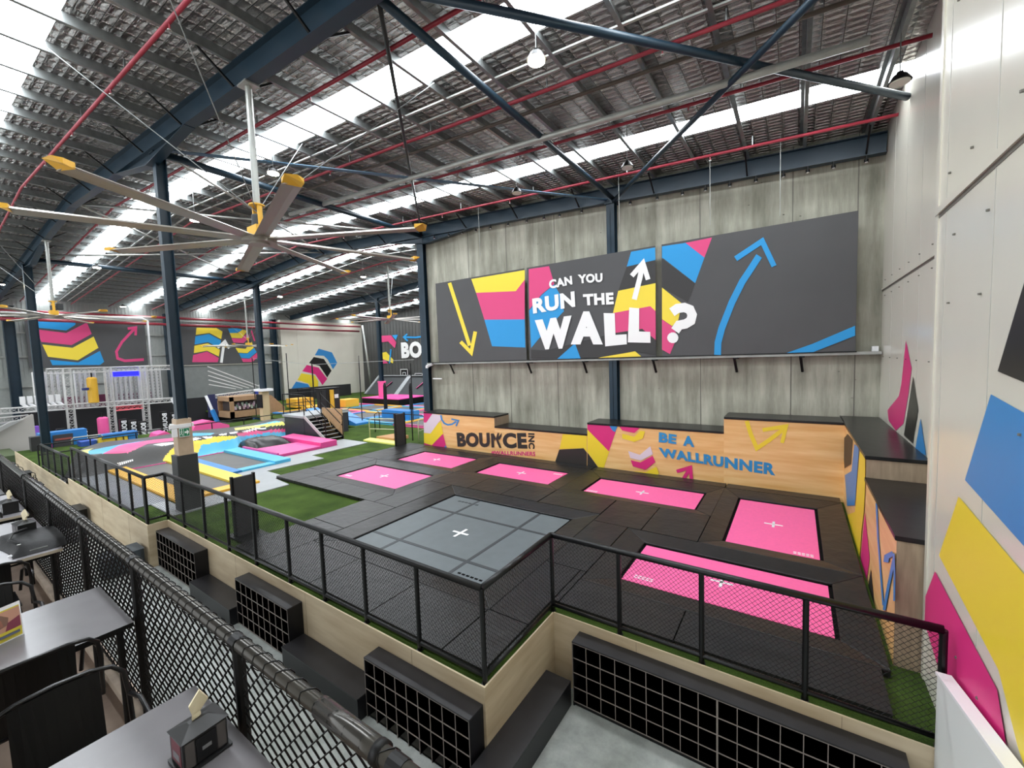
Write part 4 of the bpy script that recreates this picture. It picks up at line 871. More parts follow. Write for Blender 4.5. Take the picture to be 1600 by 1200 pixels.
# =================================================================== FLOOR MATS AND LEFT TRAMPOLINES
b = MB(); b.prism([(-14.0, 3.5, .0), (-12.42, 3.5, .0), (-12.42, 6.3, .0), (-13.46, 6.42, .0), (-13.5, 6.7, .0), (-14.7, 6.75, .0), (-14.6, 8.75, .0), (-15.5, 8.8, .0), (-15.55, 11.4, .0), (-17.35, 11.42, .0), (-17.35, 10.6, .0),
    (-16.3, 10.45, .0), (-16.3, 8.05, .0), (-15.4, 7.9, .0), (-15.3, 6.1, .0), (-13.5, 5.95, .0), (-13.4, 5.5, .0), (-13.4, 3.85, .0), (-14.0, 3.85, .0)], (0, 0, .03), M_lightpad)
tag(b.build('floor_mat'), 'light grey vinyl floor mat between the turf and the blue and yellow trampolines', 'mat')
for i in range(3):
    b = MB(); b.box(-20+2.0*i, 3.12, 0, -18.03+2.0*i, 3.88, .025, M_medpad); tag(b.build('floor_mat', bevel=.005), ['mid grey floor mat at the foot of the dark landing airbag', 'mid grey floor mat in the middle of the strip behind the left fence', 'mid grey floor mat beside the wrapped column'][i], 'mat')
def frame_tramp(x0, x1, y0, y1, lab, pads):
    t = thing('trampoline', lab, 'trampoline', ((x0+x1)/2, (y0+y1)/2, 0)); b = MB(); b.box(x0, y0, .0, x1, y1, .045, M_mesh); b.build('jumping_bed', t)
    for px0, py0, px1, py1, h, m in pads: b = MB(); b.box(px0, py0, 0, px1, py1, h, m); b.build('side_pad', t, bevel=.02)
    return t
frame_tramp(-19.45, -13.87, 4.42, 5.44, 'long dark trampoline framed with yellow pads, beside the wrapped column', [(-20.3, 3.9, -13.42, 4.41, .09, M_orangev), (-13.86, 4.42, -13.42, 5.95, .09, M_orangev), (-19.7, 5.45, -13.87, 5.93, .11, M_yellowv), (-19.5, 4.42, -19.46, 5.44, .07, M_pinkv)])
frame_tramp(-19.45, -15.72, 6.26, 7.33, 'dark trampoline framed with light blue pads', [(-19.6, 5.96, -15.35, 6.25, .09, M_blued), (-15.71, 6.26, -15.32, 7.34, .09, M_bluev), (-19.5, 7.34, -15.32, 7.9, .14, M_bluev), (-19.5, 6.26, -19.46, 7.33, .07, M_pinkv)])
t = thing('pink_wedge_pad', 'bright pink low padded platform with a raised pink strip at the back', 'mat', (-17.5, 9, 0))
b = MB(); b.prism([(-18.5, 8.0, 0), (-16.35, 8.0, 0), (-16.35, 9.7, 0), (-18.2, 9.7, 0)], (0, 0, .13), M_pinkv, M_pinkedge); b.build('pad_base', t, bevel=.015)
b = MB(); b.prism([(-19.6, 9.71, 0), (-16.35, 9.71, 0), (-16.35, 10.45, 0), (-19.9, 10.45, 0)], (0, 0, .26), M_pinkv, M_pinkedge); b.build('raised_strip', t, bevel=.02)
b = MB(); b.box(-19.2, 7.92, 0, -16.35, 8.0, .2, M_pinkedge); b.build('front_edge', t, bevel=.01)
b = MB(); n, q = 20, 14; v = []
for i in range(n+1):
    for j in range(q+1):
        u, w_ = i/n*2-1, j/q*2-1; h = .4*max(0, (1-u*u))**.6*max(0, (1-w_*w_*w_*w_))**.6; v.append((-19.45+1.0*u+.1*w_, 8.9+.78*w_, .02+h*(1+.04*math.sin(9*u+5*w_))))
b.add(v, [(i*(q+1)+j, (i+1)*(q+1)+j, (i+1)*(q+1)+j+1, i*(q+1)+j+1) for i in range(n) for j in range(q)], M_padtop)
tag(b.build('covered_hump', smooth=True), 'black vinyl covered hump behind the pink padded platform', 'ramp')
# =================================================================== LANDING AIRBAG
cA = cc(120, 650, 8); cB = cc(280, 620, 8)
ABG = [('Y', cA((1075, 555), (1120, 480), (1230, 370), (1390, 320), (1600, 295))+cB((420, 500), (560, 490), (740, 490), (700, 520), (420, 580), (280, 600), (210, 750), (150, 775))+cA((1240, 620))),
       ('c', cB((280, 600), (420, 580), (700, 520), (740, 490), (1150, 440), (1420, 432), (1430, 500), (1290, 500), (1100, 480), (840, 530), (750, 590), (720, 660), (530, 700), (205, 760))),
       ('m', cB((720, 460), (950, 425), (1420, 395), (1420, 438), (1150, 443), (800, 492), (740, 492))),
       ('L', cB((690, 390), (900, 365), (1290, 310), (1350, 350), (1100, 372), (700, 420))), ('c', cB((900, 366), (1000, 345), (1200, 300), (1290, 310))),
       ('c', cA((125, 440), (330, 395), (600, 345), (880, 300), (520, 375), (325, 470), (150, 480))), ('L', cA((40, 435), (200, 405), (140, 440), (150, 470), (90, 460))),
       ('m', cA((325, 472), (520, 372), (600, 350), (960, 296), (1240, 270), (1240, 308), (880, 350), (640, 462), (345, 474))), ('w', cA((950, 357), (1080, 335), (1230, 328), (1215, 350), (1060, 377))),
       ('c', cB((90, 490), (180, 452), (440, 452), (400, 478), (200, 490))), ('w', cB((110, 540), (200, 508), (280, 520), (150, 556))), ('w', cB((290, 500), (420, 495), (400, 520), (320, 520))), ('w', cB((490, 468), (600, 455), (590, 478), (520, 482))),
       ('w', cB((620, 448), (740, 432), (720, 456), (640, 462))), ('w', cB((780, 432), (960, 390), (1130, 392), (960, 412), (820, 446)))]
ABM = {'Y': M_yellowv, 'c': M_bluev, 'm': mat('pink airbag vinyl', 'e8588c', .35), 'L': M_yellowl, 'w': M_white, 'k': mat('charcoal airbag vinyl', '3b3a39', .42, bump=.1)}
def inside(p, poly):
    x, y = p; c = False; j = len(poly)-1
    for i in range(len(poly)):
        xi, yi = poly[i]; xj, yj = poly[j]
        if (yi > y) != (yj > y) and x < (xj-xi)*(y-yi)/(yj-yi)+xi: c = not c
        j = i
    return c
def smooth(u): u = max(0, min(1, u)); return u*u*(3-2*u)
def abh(x, y):
    fx = -19.72-(1.2*smooth((y-7.9)/1.2)) + .13*math.sin(y*2.3+.6); bx = -23.5+.4*math.sin(y*.8)+1.3*smooth((4.6-y)/1.6)
    h = smooth((fx-x)/.75)*smooth((x-bx)/.5)*smooth((y-2.97)/.6)*smooth((13.3-y)/.6)
    return .64*h*(1+.06*math.sin(x*1.1+y*.7)+.05*math.sin(y*1.9)) - .23*smooth((-20.2-x)/.5)*(1-h)
b = MB(); XS = [-19.5-.03*i for i in range(60)]; XS += [XS[-1]-.045*(i+1) for i in range(75)]; XS = XS[::-1]; YS_ = [2.98+.035*j for j in range(300)]; nx, ny = len(XS)-1, len(YS_)-1
v = [(x, y, abh(x, y)+.008) for x in XS for y in YS_]
b.v += v
for i in range(nx):
    for j in range(ny):
        f = (i*(ny+1)+j, (i+1)*(ny+1)+j, (i+1)*(ny+1)+j+1, i*(ny+1)+j+1); c = (Vector(v[f[0]])+Vector(v[f[2]]))/2
        base = -.23*smooth((-20.2-c.x)/.5)
        if max(v[k][2] for k in f) < base+.014: continue
        p = proj(c); m = 'k'
        for key, poly in ABG:
            if inside(p, poly): m = key
        b.f.append(list(f)); b.m.append(b.mi(ABM[m]))
# white lettering blocks on the dark front
ab = thing('landing_airbag', 'huge sloping landing airbag with charcoal, pink, blue and yellow pattern', 'airbag', (-25, 9, -.24)); b.build('airbag_cover', ab, smooth=True)
b = MB()
def onab(px, py):
    d_ = ray(px, py); t_ = 15
    for _ in range(900):
        q = CAM+d_*t_
        if q.z < abh(q.x, q.y)+.03: return q-d_*.02
        t_ += .03
    return q
def lerp2(q, u, v_): return (Vector(q[0])*(1-u)+Vector(q[1])*u)*v_+(Vector(q[3])*(1-u)+Vector(q[2])*u)*(1-v_)
lq = cA((500, 585), (705, 538), (712, 562), (512, 632))
for k in range(8):
    u0 = k/8+.01; u1 = (k+1)/8-.02; b.face([onab(*lerp2(lq, a_, c_)) for a_, c_ in ((u0, .1), (u1, .1), (u1, .95), (u0, .95))], M_white)
b.build('white_logo_strip', ab)
# =================================================================== STAIR TOWER
t = thing('stair_platform', 'black stair tower with steps, railings and dark fabric side', 'stairs', (-19, 11.2, 0))
M_tread = mat('pale stair nosing', 'b9b9b6', .5); ns = 7
b = MB(); b.box(-21.0, 10.65, 0, -19.25, 13.0, 1.0, mat('dark blue black fabric', '23262d', .5, bump=.2, bscale=3)); b.prism([(-19.25, 10.66, 0), (-17.55, 10.66, 0), (-19.25, 10.66, 1.0)], (0, .02, 0), MATS['dark blue black fabric']); b.build('fabric_side', t)
b = MB(); b.box(-21.1, 10.6, 1.0, -19.2, 13.05, 1.1, M_lightpad); b.build('platform_floor', t)
for k in range(ns):
    x = -17.6-1.62*k/ns; z = 1.08*(k+1)/(ns+.5)
    b = MB(); b.box(x-.24, 10.68, z-.03, x, 11.5, z, M_black); b.box(x-.002, 10.68, z-.03, x+.012, 11.5, z+.004, M_tread); b.build('stair_tread', t)
for y in (10.66, 11.52):
    b = MB(); b.bar((-17.5, y, .06), (-19.25, y, 1.1), .04, .14, M_tread if y < 11 else M_black); b.build('stringer', t)
    for dz in (.55, 1.0):
        b = MB(); b.tube([(-17.5, y, .08+dz), (-19.2, y, 1.1+dz)], .018, M_black, 6); b.build('stair_rail', t)
    for x, z in ((-17.5, 0), (-19.2, 1.1)): b = MB(); b.tube([(x, y, z), (x, y, z+1.08 if z else 1.1)], .022, M_black, 6); b.build('rail_post', t)
for z in (1.6, 2.1):
    b = MB(); b.tube([(-19.2, 10.66, z), (-21.05, 10.66, z), (-21.05, 13.0, z)], .018, M_black, 6); b.build('platform_rail', t)
for p in ((-21.05, 10.66), (-21.05, 13.0), (-21.05, 11.8)): b = MB(); b.tube([(p[0], p[1], 1.1), (p[0], p[1], 2.12)], .022, M_black, 6); b.build('rail_post', t)
b = MB(); b.box(-20.2, 12.2, 1.1, -19.2, 13.0, 1.14, M_medpad); b.build('landing_mat', t)
t = thing('plywood_enclosure', 'pale plywood panel box standing behind the black stairs', 'box', (-19, 12.2, 0)); b = MB()
b.box(-19.2, 11.56, 0, -17.6, 11.62, 1.4, mat('beige plywood', 'b3936c', .6, noise=.1)); b.build('side_panel', t)
b = MB(); b.tube([(-17.5, 11.5, .9), (-17.7, 11.45, .5), (-18.3, 11.45, .45), (-18.6, 11.5, .9)], .015, mat('tan rope', 'b99c6c', .8), 6); tag(b.build('rope', smooth=True), 'tan rope looped across the black stairs', 'rope')
# upright padded boards
def stand_board(x, y, h, wdt, lab, base=True):
    t = thing('padded_board', lab, 'board', (x, y, 0)); b = MB(); b.box(x-.03, y-wdt/2, .02, x+.03, y+wdt/2, h, mat('charcoal board', '3a3a3b', .5)); b.build('board_panel', t, bevel=.01)
    for s_ in (-1, 1): b = MB(); b.box(x-.04, y+s_*wdt/2-.02, 0, x+.04, y+s_*wdt/2+.02, h+.03, M_black); b.build('board_frame', t)
    if base: b = MB(); b.box(x-.3, y-wdt/2-.05, 0, x+.5, y+wdt/2+.05, .04, M_black); b.build('base_plate', t, bevel=.01)
stand_board(-9.6, 3.92, 1.28, .42, 'tall dark board on a black foot plate, just behind the mesh fence on the turf')
stand_board(-13.45, 11.45, 1.4, .5, 'tall dark board standing at the far left corner of the padded deck', False)
b = MB(); b.prism([(-16.15, 11.62, .0), (-13.9, 11.62, .0), (-14.4, 12.1, .0), (-16.3, 12.1, .0)], (0, 0, .06), M_yellowl); tag(b.build('yellow_step_mat'), 'flat yellow mat on the turf left of the dark board', 'mat')
b = MB(); b.prism([(-15.9, 12.15, 0), (-14.7, 12.15, 0), (-14.7, 13.0, 0), (-15.7, 13.0, 0)], (0, 0, .14), mat('orange brown pad', 'b98a5a', .6)); tag(b.build('brown_pad'), 'brown wedge pad behind the yellow mat', 'mat')
def rail_frame(x0, y0, x1, y1, h, lab, m, r=.022, mid=True):
    t = thing('barrier_rail', lab, 'railing', (x0, y0, 0)); b = MB()
    b.tube([(x0, y0, 0), (x0, y0, h-.1), (x0+(x1-x0)*.06, y0+(y1-y0)*.06, h), (x1-(x1-x0)*.06, y1-(y1-y0)*.06, h), (x1, y1, h-.1), (x1, y1, 0)], r, m, 8); b.build('outer_tube', t, smooth=True)
    if mid: b = MB(); b.tube([(x0, y0, h*.5), (x1, y1, h*.5)], r*.8, m, 6); b.build('middle_tube', t)
M_ytube = mat('pale yellow tube', 'bdbd9a', .4)
rail_frame(-16.3, 12.1, -14.9, 12.5, .95, 'pale yellow tube barrier beside the brown wedge pad', M_ytube)
rail_frame(-13.6, 12.6, -13.75, 13.5, .95, 'pale yellow tube barrier next to the plywood box end', M_ytube)
rail_frame(-17.6, 13.4, -14.2, 13.6, 1.0, 'long black railing behind the brown wedge pad', M_black)
rail_frame(-21.0, 14.2, -18.0, 14.0, 1.0, 'black railing behind the stair tower', M_black)
for x, y, h, lab in ((-20.7, 14.9, 3.6, 'tall black net post behind the stairs'), (-14.1, 12.7, 2.2, 'thin black post left of the concrete wall column'), (-18.2, 16.5, 3.4, 'tall black net post in the far court'), (-37.5, 27, 4.2, 'black net post at the far cream wall corner'),
                     (-27.8, 14.5, 4.3, 'black net post above the orange blocks, left'), (-24.5, 14.3, 3.6, 'thick black net post above the orange blocks, middle'), (-30.5, 13.6, 4.1, 'thin black net post before the grey blockwork')):
    b = MB(); b.tube([(x, y, -.0), (x, y, h)], .04 if 'thick' in lab else .028, M_black, 8); tag(b.build('net_post'), lab, 'post')
for i, (p, q, lab) in enumerate((((-30.5, 13.6, 4.05), (-24.5, 14.3, 3.5), 'upper net cable from the blockwork to the thick post'), ((-24.5, 14.3, 3.5), (-14.1, 13.0, 3.6), 'net cable running to the concrete wall column'))):
    b = MB(); b.tube([p, q], .012, M_galvd, 5); tag(b.build('net_cable'), lab, 'cable')
# rail behind airbag
t = thing('park_railing', 'long black railing behind the coloured landing airbag', 'railing', (-30.8, 8, -.24)); rp = [(-21.5, 2.98), (-30.9, 3.1), (-30.9, 13.9)]
rp = [(-25.7, 3.02), (-25.7, 13.9), (-21.2, 14.0)]
for z in (.2, .6): b = MB(); b.tube([(x, y, z) for x, y in rp], .025, M_black, 6); b.build('rail_tube', t)
for x, y in [(-25.7, 3.02+1.55*k) for k in range(8)]+[(-23.9+1.3*k, 13.95) for k in range(3)]: b = MB(); b.tube([(x, y, -.24), (x, y, .6)], .025, M_black, 6); b.build('rail_post', t)
fence([(-24.9, 3.02), (-20.15, 3.02)], [(-24.9, 3.02), (-23.7, 3.02), (-22.5, 3.02), (-21.3, 3.02), (-20.15, 3.02)], -.24, .72, 'lower black mesh fence at the left end behind the plywood edge', .09, .003)
# =================================================================== NINJA RIG AND LEFT BACKGROUND
M_truss = mat('aluminium truss', 'c9c8c6', .35, metal=.3)
def truss(p, q, w_, lab, grp=None, m=M_truss, n=3):
    p = Vector(p); q = Vector(q); d = (q-p).normalized(); a = Vector((1, 0, 0)) if abs(d.x) < .9 else Vector((0, 1, 0)); c = d.cross(a).normalized(); L_ = (q-p).length
    b = MB(); cs = [a*sx*w_/2+c*sy*w_/2 for sx, sy in ((-1, -1), (1, -1), (1, 1), (-1, 1))]
    for k in cs: b.tube([p+k, q+k], .036, m, 5)
    k = max(2, round(L_/w_/1.1))
    for i in range(k):
        for j in range(4):
            s0 = p+d*L_*i/k+cs[j]; s1 = p+d*L_*(i+1)/k+cs[(j+1) % 4]; b.tube([s0, s1], .014, m, 4)
            b.tube([s0, p+d*L_*i/k+cs[(j+1) % 4]], .014, m, 4)
    return tag(b.build('lighting_truss'), lab, 'truss', grp)
XR = -36
ys = [5.7, 7.5, 9.2]
for y, lab in zip(ys, ('upright silver truss left of the hanging yellow bag', 'upright silver truss between the yellow bag and the blue screen', 'upright silver truss right of the blue screen')): truss((XR, y, LF), (XR, y, 3.75), .3, lab)
truss((XR, 4.9, 3.62), (XR, 10.9, 3.62), .28, 'top horizontal silver truss of the obstacle rig'); truss((XR, 4.0, 1.5), (XR, 10.9, 1.35), .28, 'middle horizontal silver truss of the obstacle rig')
truss((XR, -2, 1.62), (XR, 4.0, 1.5), .28, 'middle silver truss leading out of the photo at left'); truss((XR-1.5, -2, .75), (XR-1.5, 4.2, .95), .28, 'lower silver truss at the far left')
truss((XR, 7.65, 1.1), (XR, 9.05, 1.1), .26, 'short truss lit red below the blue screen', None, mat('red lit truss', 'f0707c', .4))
truss((-35.5, 16.4, LF), (-35.5, 16.4, 2.0), .3, 'upright silver truss beside the wooden kiosk')
for row, (y0, n_, x) in enumerate(((4.75, 5, -38.5), (6.6, 4, -39), (8.1, 6, -39.2), (9.6, 6, -39.2))):
    for k in range(n_): truss((x, y0+.26*k, 1.2), (x, y0+.26*k, 3.6), .2, 'slim silver truss bar hanging in the rows behind the obstacle rig', 'slim truss rows behind the rig')
b = MB(); b.box(-36.12, 7.75, 3.15, -36.0, 9.0, 3.48, mat('blue led screen', '1010ff', .4, emit=2.5)); tag(b.build('led_screen'), 'glowing blue led strip screen on the obstacle rig', 'screen')
b = MB(); b.box(-40.19, 6.0, 1.1, -40.05, 10.8, 1.9, mat('dark magenta cloth', '6b2a48', .7)); tag(b.build('magenta_cloth'), 'dark magenta cloth hanging low behind the obstacle rig', 'cloth')
def bag(x, y, z0, z1, r, m, lab):
    t = thing('punching_bag', lab, 'punching bag', (x, y, z0)); b = MB(); b.cyl((x, y, z0), r, z1-z0, m, 18); b.cyl((x, y, z1), r, .08, m, 18, r*.6); b.build('bag_body', t, bevel=.02)
    b = MB(); b.tube([(x, y, z1), (x, y, z1+.35)], .04, M_black, 6); b.build('bag_strap', t); return t
bag(-35.9, 6.72, 1.6, 3.1, .24, mat('mustard vinyl', 'd6a52c', .5), 'tall yellow hanging bag in the obstacle rig')
bag(-35.5, 6.95, -.75, .62, .26, M_pinkv, 'pink hanging bag beneath the obstacle rig')
b = MB(); b.box(-35.7, 6.2, 2.4, -35.5, 6.5, 2.55, mat('navy ball', '1c2a6a', .5)); tag(b.build('climbing_hold', bevel=.04), 'small navy hold hanging left of the yellow bag', 'hold')
# printed black posts with white letters
def post_letters(x, y, z0, z1, lab, txt):
    b = MB(); w_ = .17; b.box(x-w_, y-w_, z0, x+w_, y+w_, z1, M_black); h = (z1-z0)
    vs, fs = glyphs(txt, .05); b.add([(x+w_+.004, y-w_*.75+1.5*w_*(1-vv), z0+h*.06+h*.88*(1-u)) for u, vv in vs], fs, M_white)
    tag(b.build('lettered_post'), lab, 'post')
for y, z0, z1, x, txt, lab in ((5.0, -.9, .35, -34.6, 'BOUNCE', 'black post with white letters, left of the pink hanging bag, third from it'), (5.4, -.9, .3, -34.2, 'BOUNCE', 'black post with white letters, left of the pink bag, second from it'), (5.8, -.9, .2, -33.9, 'BOUNCE', 'black post with white letters just left of the pink bag'),
                               (7.6, -.9, .55, -34.2, 'BOUNCE', 'black post with white letters right of the pink bag, dimmest'), (7.95, -.9, .45, -33.8, 'BOUNCE', 'black post with white letters right of the pink bag, middle'), (8.3, -.9, .35, -33.4, 'BOUNCE', 'black post with white letters right of the pink bag, nearest'),
                               (9.6, -.9, .75, -34.2, 'BOUNCE', 'black post with white letters left of the blue leg, dimmest'), (10.0, -.9, .65, -33.8, 'BOUNCE', 'black post with white letters left of the blue leg, middle'), (10.4, -.9, .55, -33.4, 'BOUNCE', 'black post with white letters left of the blue leg, nearest')):
    post_letters(x, y, z0, z1, lab, txt)
# dark backdrop under the rig
b = MB(); b.box(-40.2, 4.2, LF, -40.0, 16.0, 1.1, mat('dark backdrop', '1b1a1c', .8)); tag(b.build('dark_backdrop'), 'dark backdrop wall beneath the obstacle rig', 'wall')
M_pl = MATS['blue vinyl']; M_mag = mat('magenta panel', 'a93672', .5)
def blk(name, x0, y0, z0, x1, y1, z1, m, lab, cat, bev=.02):
    b = MB(); b.box(x0, y0, z0, x1, y1, z1, m); return tag(b.build(name, bevel=bev), lab, cat)
t = thing('obstacle_box', 'blue obstacle box with a grey padded opening, behind the left railing', 'box', (-31.4, 4.6, LF))
b = MB(); b.box(-31.9, 3.75, LF, -31.1, 5.45, .52, M_pl); b.build('blue_body', t, bevel=.02); b = MB(); b.box(-31.1, 4.2, LF, -31.0, 4.9, .38, mat('grey opening pad', '3e3b3e', .6)); b.box(-31.0, 4.25, .1, -30.98, 4.85, .19, mat('dull red stripe', 'a3554e', .6)); b.box(-31.0, 4.25, -.35, -30.98, 4.85, -.28, MATS['dull red stripe']); b.build('opening_pad', t)
b = MB(); b.box(-31.1, 3.4, LF, -30.6, 3.74, .45, M_pal['kk']); b.build('dark_end', t); b = MB(); b.box(-31.08, 3.8, LF, -31.0, 4.15, .0, M_mag); b.build('magenta_panel', t)
t = thing('obstacle_box', 'blue and yellow obstacle box right of the pink hanging bag', 'box', (-30, 6.4, LF)); b = MB(); b.box(-30.6, 5.75, .0, -29.9, 7.2, .2, M_pl); b.build('blue_top', t, bevel=.02)
for k, (ya, yb_) in enumerate(((5.8, 6.3), (6.35, 6.6), (6.65, 6.8))): b = MB(); b.box(-30.5, ya, LF, -30.0, yb_, .0, M_yellowv); b.build('yellow_panel', t, bevel=.02)
b = MB(); b.box(-30.55, 6.82, LF, -30.0, 7.2, .0, M_pl); b.build('blue_leg', t)
blk('blue_block', -30.6, 4.95, LF, -29.8, 5.55, .0, mat('deep blue vinyl', '2c52a8', .5), 'deep blue block behind the left railing, under the silver handrail', 'block')
blk('yellow_block', -29.9, 5.58, LF, -29.6, 5.72, .1, M_yellowv, 'narrow yellow block beside the deep blue block', 'block')
blk('purple_desk', -38.2, 2.9, -.35, -37.6, 4.6, .35, mat('purple lit panel', '7a4fb8', .5, emit=.15), 'purple lit counter at the far left beneath the truss', 'counter')
blk('pink_divider', -37.5, 3.7, -.35, -37.3, 4.1, .25, M_mag, 'pink divider in front of the purple counter', 'panel')
for (x, y, r, h, lab) in ((-29.0, 7.9, .6, .7, 'magenta curved ramp behind the airbag, left'), (-29.0, 9.9, 1.2, 1.0, 'bright pink curved ramp just left of the wrapped column')):
    b = MB(); b.prism([(x-.6, y-r, LF), (x+.6, y-r, LF), (x+.2, y-r*.3, LF+h+.35), (x-.6, y-r*.3, LF+h+.35)][:1]+[(x-.6, y-r, LF)][:0]+[], (0, 0, 0), M_pinkv) if False else None
    b.prism([(x-.6, y-r, LF), (x-.6, y+r, LF), (x-.6, y+r, LF+h), (x-.6, y+r*.2, LF+h+.4), (x-.6, y-r*.4, LF+h+.3)], (1.2, 0, 0), M_pinkv); tag(b.build('pink_ramp'), lab, 'ramp')
rail_frame(-29.5, 4.6, -29.5, 5.7, .3, 'silver bent handrail beside the deep blue block', M_galvd, .03, False)
# blue raked legs and trussed climb on the right of column
for y0, y1, lab in ((9.9, 10.6, 'raked blue padded leg of the climbing frame, left of the wrapped column'), (11.8, 12.3, 'raked blue padded leg just right of the wrapped column')):
    t = thing('raked_post', lab, 'leg', (-32.5, y1, LF)); b = MB(); b.bar((-33.5, y0, 1.6), (-33.2, (y0+y1)/2-.05, .6), .12, .12, M_white); b.build('white_top', t); b = MB(); b.bar((-33.2, (y0+y1)/2-.05, .6), (-32.7, y1, LF), .2, .2, M_blued); b.build('blue_pad', t)
for k in range(5):
    b = MB(); b.tube([(-34.5, 12.4, 3.6-.32*k), (-34.5, 15.9-.45*k, 1.85)], .035, M_truss, 6); tag(b.build('sloping_bar'), 'sloping white bar of the climbing frame right of the wrapped column', 'bar', 'sloping bars of the right climbing frame')
for k in range(7):
    b = MB(); b.tube([(-35, 3.9-.1*k, 1.0), (-35, .9-.1*k, -.85+.02*k)], .03, M_truss, 6); b.v = [(x+.18*k-1, y, z) for x, y, z in b.v]; tag(b.build('sloping_bar'), 'sloping white bar of the ramp frame at the far left', 'bar', 'sloping bars of the left ramp frame')
b = MB(); b.prism([(-36.5, .2, LF), (-36.5, 4.2, LF), (-36.5, 4.2, 1.2)], (.6, 0, 0), mat('pale ramp side', 'a8a39c', .6)); tag(b.build('ramp_side'), 'pale triangular ramp side under the sloping bars at the far left', 'ramp')
truss((-34, 12.6, 1.45), (-34, 15.0, 1.6), .22, 'short horizontal truss over the blue padded doorway')
blk('blue_pad_post', -33.4, 14.6, LF, -33.0, 15.1, 1.0, M_blued, 'blue padded post under the right climbing frame', 'post')
blk('printed_backdrop', -36.2, 12.8, -.2, -36.1, 15.0, 1.5, mat('navy backdrop', '2b2d55', .6), 'navy printed panel behind the right climbing frame', 'panel')
blk('upright_flag', -34.2, 15.2, -.9, -34.1, 15.9, 1.6, mat('navy banner', '30449a', .6), 'upright navy and red banner beside the blue padded post', 'banner')
blk('stepped_turf', -41.8, -1, LF, -32.6, 3.2, -.55, mat('dull green carpet', '4e5a3c', .9, noise=.1), 'stepped dull green platform beyond the bistro chairs', 'platform', 0)
# white stacked blocks mid left
for k in range(6):
    b = MB(); b.box(-37.4, 3.9+.28*k, 1.75+.05*(k % 2), -37.1, 4.1+.28*k, 2.2, M_white); b.bar((-37.2, 3.95+.28*k, 1.8), (-37.0, 4.2+.28*k, 1.5), .1, .12, M_white); tag(b.build('white_hold'), 'white climbing block in the row left of the yellow hanging bag', 'block', 'white climbing blocks')
# bistro tables downstairs at far left
def bistro(x, y, lab, cup=True):
    t = thing('bistro_table', lab, 'table', (x, y, LF)); b = MB(); b.box(x-.35, y-.35, LF+.72, x+.35, y+.35, LF+.75, M_black); b.build('table_top', t); b = MB(); b.cyl((x, y, LF), .03, .72, M_black, 8); b.cyl((x, y, LF), .22, .02, M_black, 12); b.build('table_stand', t)
for x, y, lab in ((-21.5, 2.2, 'black bistro table on the lower floor nearest the plywood edge'), (-24.5, 2.3, 'black bistro table on the lower floor, second from the plywood edge'), (-27.5, 2.2, 'black bistro table on the lower floor, third from the plywood edge'), (-23.0, .9, 'black bistro table on the lower floor close to the cafe railing')): bistro(x, y, lab)
for k, (x, y, r) in enumerate(((-22.2, 2.3, 0), (-20.8, 2.1, math.pi), (-25.2, 2.3, 0), (-23.8, 2.4, math.pi), (-28.2, 2.1, 0), (-26.8, 2.3, math.pi), (-23.7, 1.0, 0), (-22.3, .9, math.pi))):
    copy_tree(ch, None, (x, y, LF), r, ['black chair at the lower bistro tables, %s' % s_ for s_ in ('left of the nearest table', 'right of the nearest table', 'left of the second table', 'right of the second table', 'left of the third table', 'right of the third table', 'left of the table by the railing', 'right of the table by the railing')][k])
for k, (x, y) in enumerate(((-21.5, 2.3), (-24.4, 2.2), (-27.4, 2.3), (-22.9, .9))):
    b = MB(); b.box(x-.09, y-.07, LF+.75, x+.09, y+.07, LF+.9, M_white); tag(b.build('white_box'), ['white box on the nearest lower bistro table', 'white box on the second lower bistro table', 'white box on the third lower bistro table', 'white box on the lower bistro table by the railing'][k], 'box')
b = MB(); b.box(-12.9, 2.2, LF, -12.3, 2.9, -.5, mat('dark blue grey pouf', '3c444a', .6)); tag(b.build('pouf', bevel=.08), 'dark blue grey pouf on the lower floor beside the plywood jog', 'pouf')
b = MB(); b.box(-18.3, 2.2, LF, -17.4, 2.9, -.5, M_black); tag(b.build('pouf', bevel=.08), 'black pouf on the lower floor against the plywood edge', 'pouf')
# far banners on the left wall
def fbanner(pix, deco, lab):
    p = [oX(x, y, XW+.3) for x, y in pix]; y0 = min(q.y for q in p); y1 = max(q.y for q in p); z0 = min(q.z for q in p); z1 = max(q.z for q in p)
    b = MB(); b.box(XW+.26, y0, z0, XW+.3, y1, z1, M_pal['k']); deco(Deco(b, 0, XW+.3, 1)); tag(b.build('wall_banner'), lab, 'banner')
e2 = cc(0, 440, 6.6667); e3 = cc(220, 440, 6.6667)
def fd1(d):
    d.poly(e2((375, 400), (790, 400), (785, 450), (690, 510), (375, 478)), 'b'); d.poly(e2((380, 498), (690, 535), (905, 425), (955, 545), (745, 662), (430, 628)), 'p'); d.poly(e2((440, 655), (755, 690), (975, 572), (1025, 690), (810, 820), (500, 783)), 'y')
    d.poly(e2((520, 815), (815, 842), (1040, 722), (1085, 835), (1040, 868), (545, 870)), 'b'); d.stroke(e2((1498, 812), (1300, 825), (1225, 800), (1212, 730), (1270, 630), (1400, 490)), 4.2, 'p'); d.stroke(e2((1330, 490), (1415, 478), (1412, 560)), 4, 'p')
fbanner([(44, 499), (226, 507), (226, 570), (46, 570)], fd1, 'far charcoal banner with pink, yellow and blue chevrons and pink curved arrow')
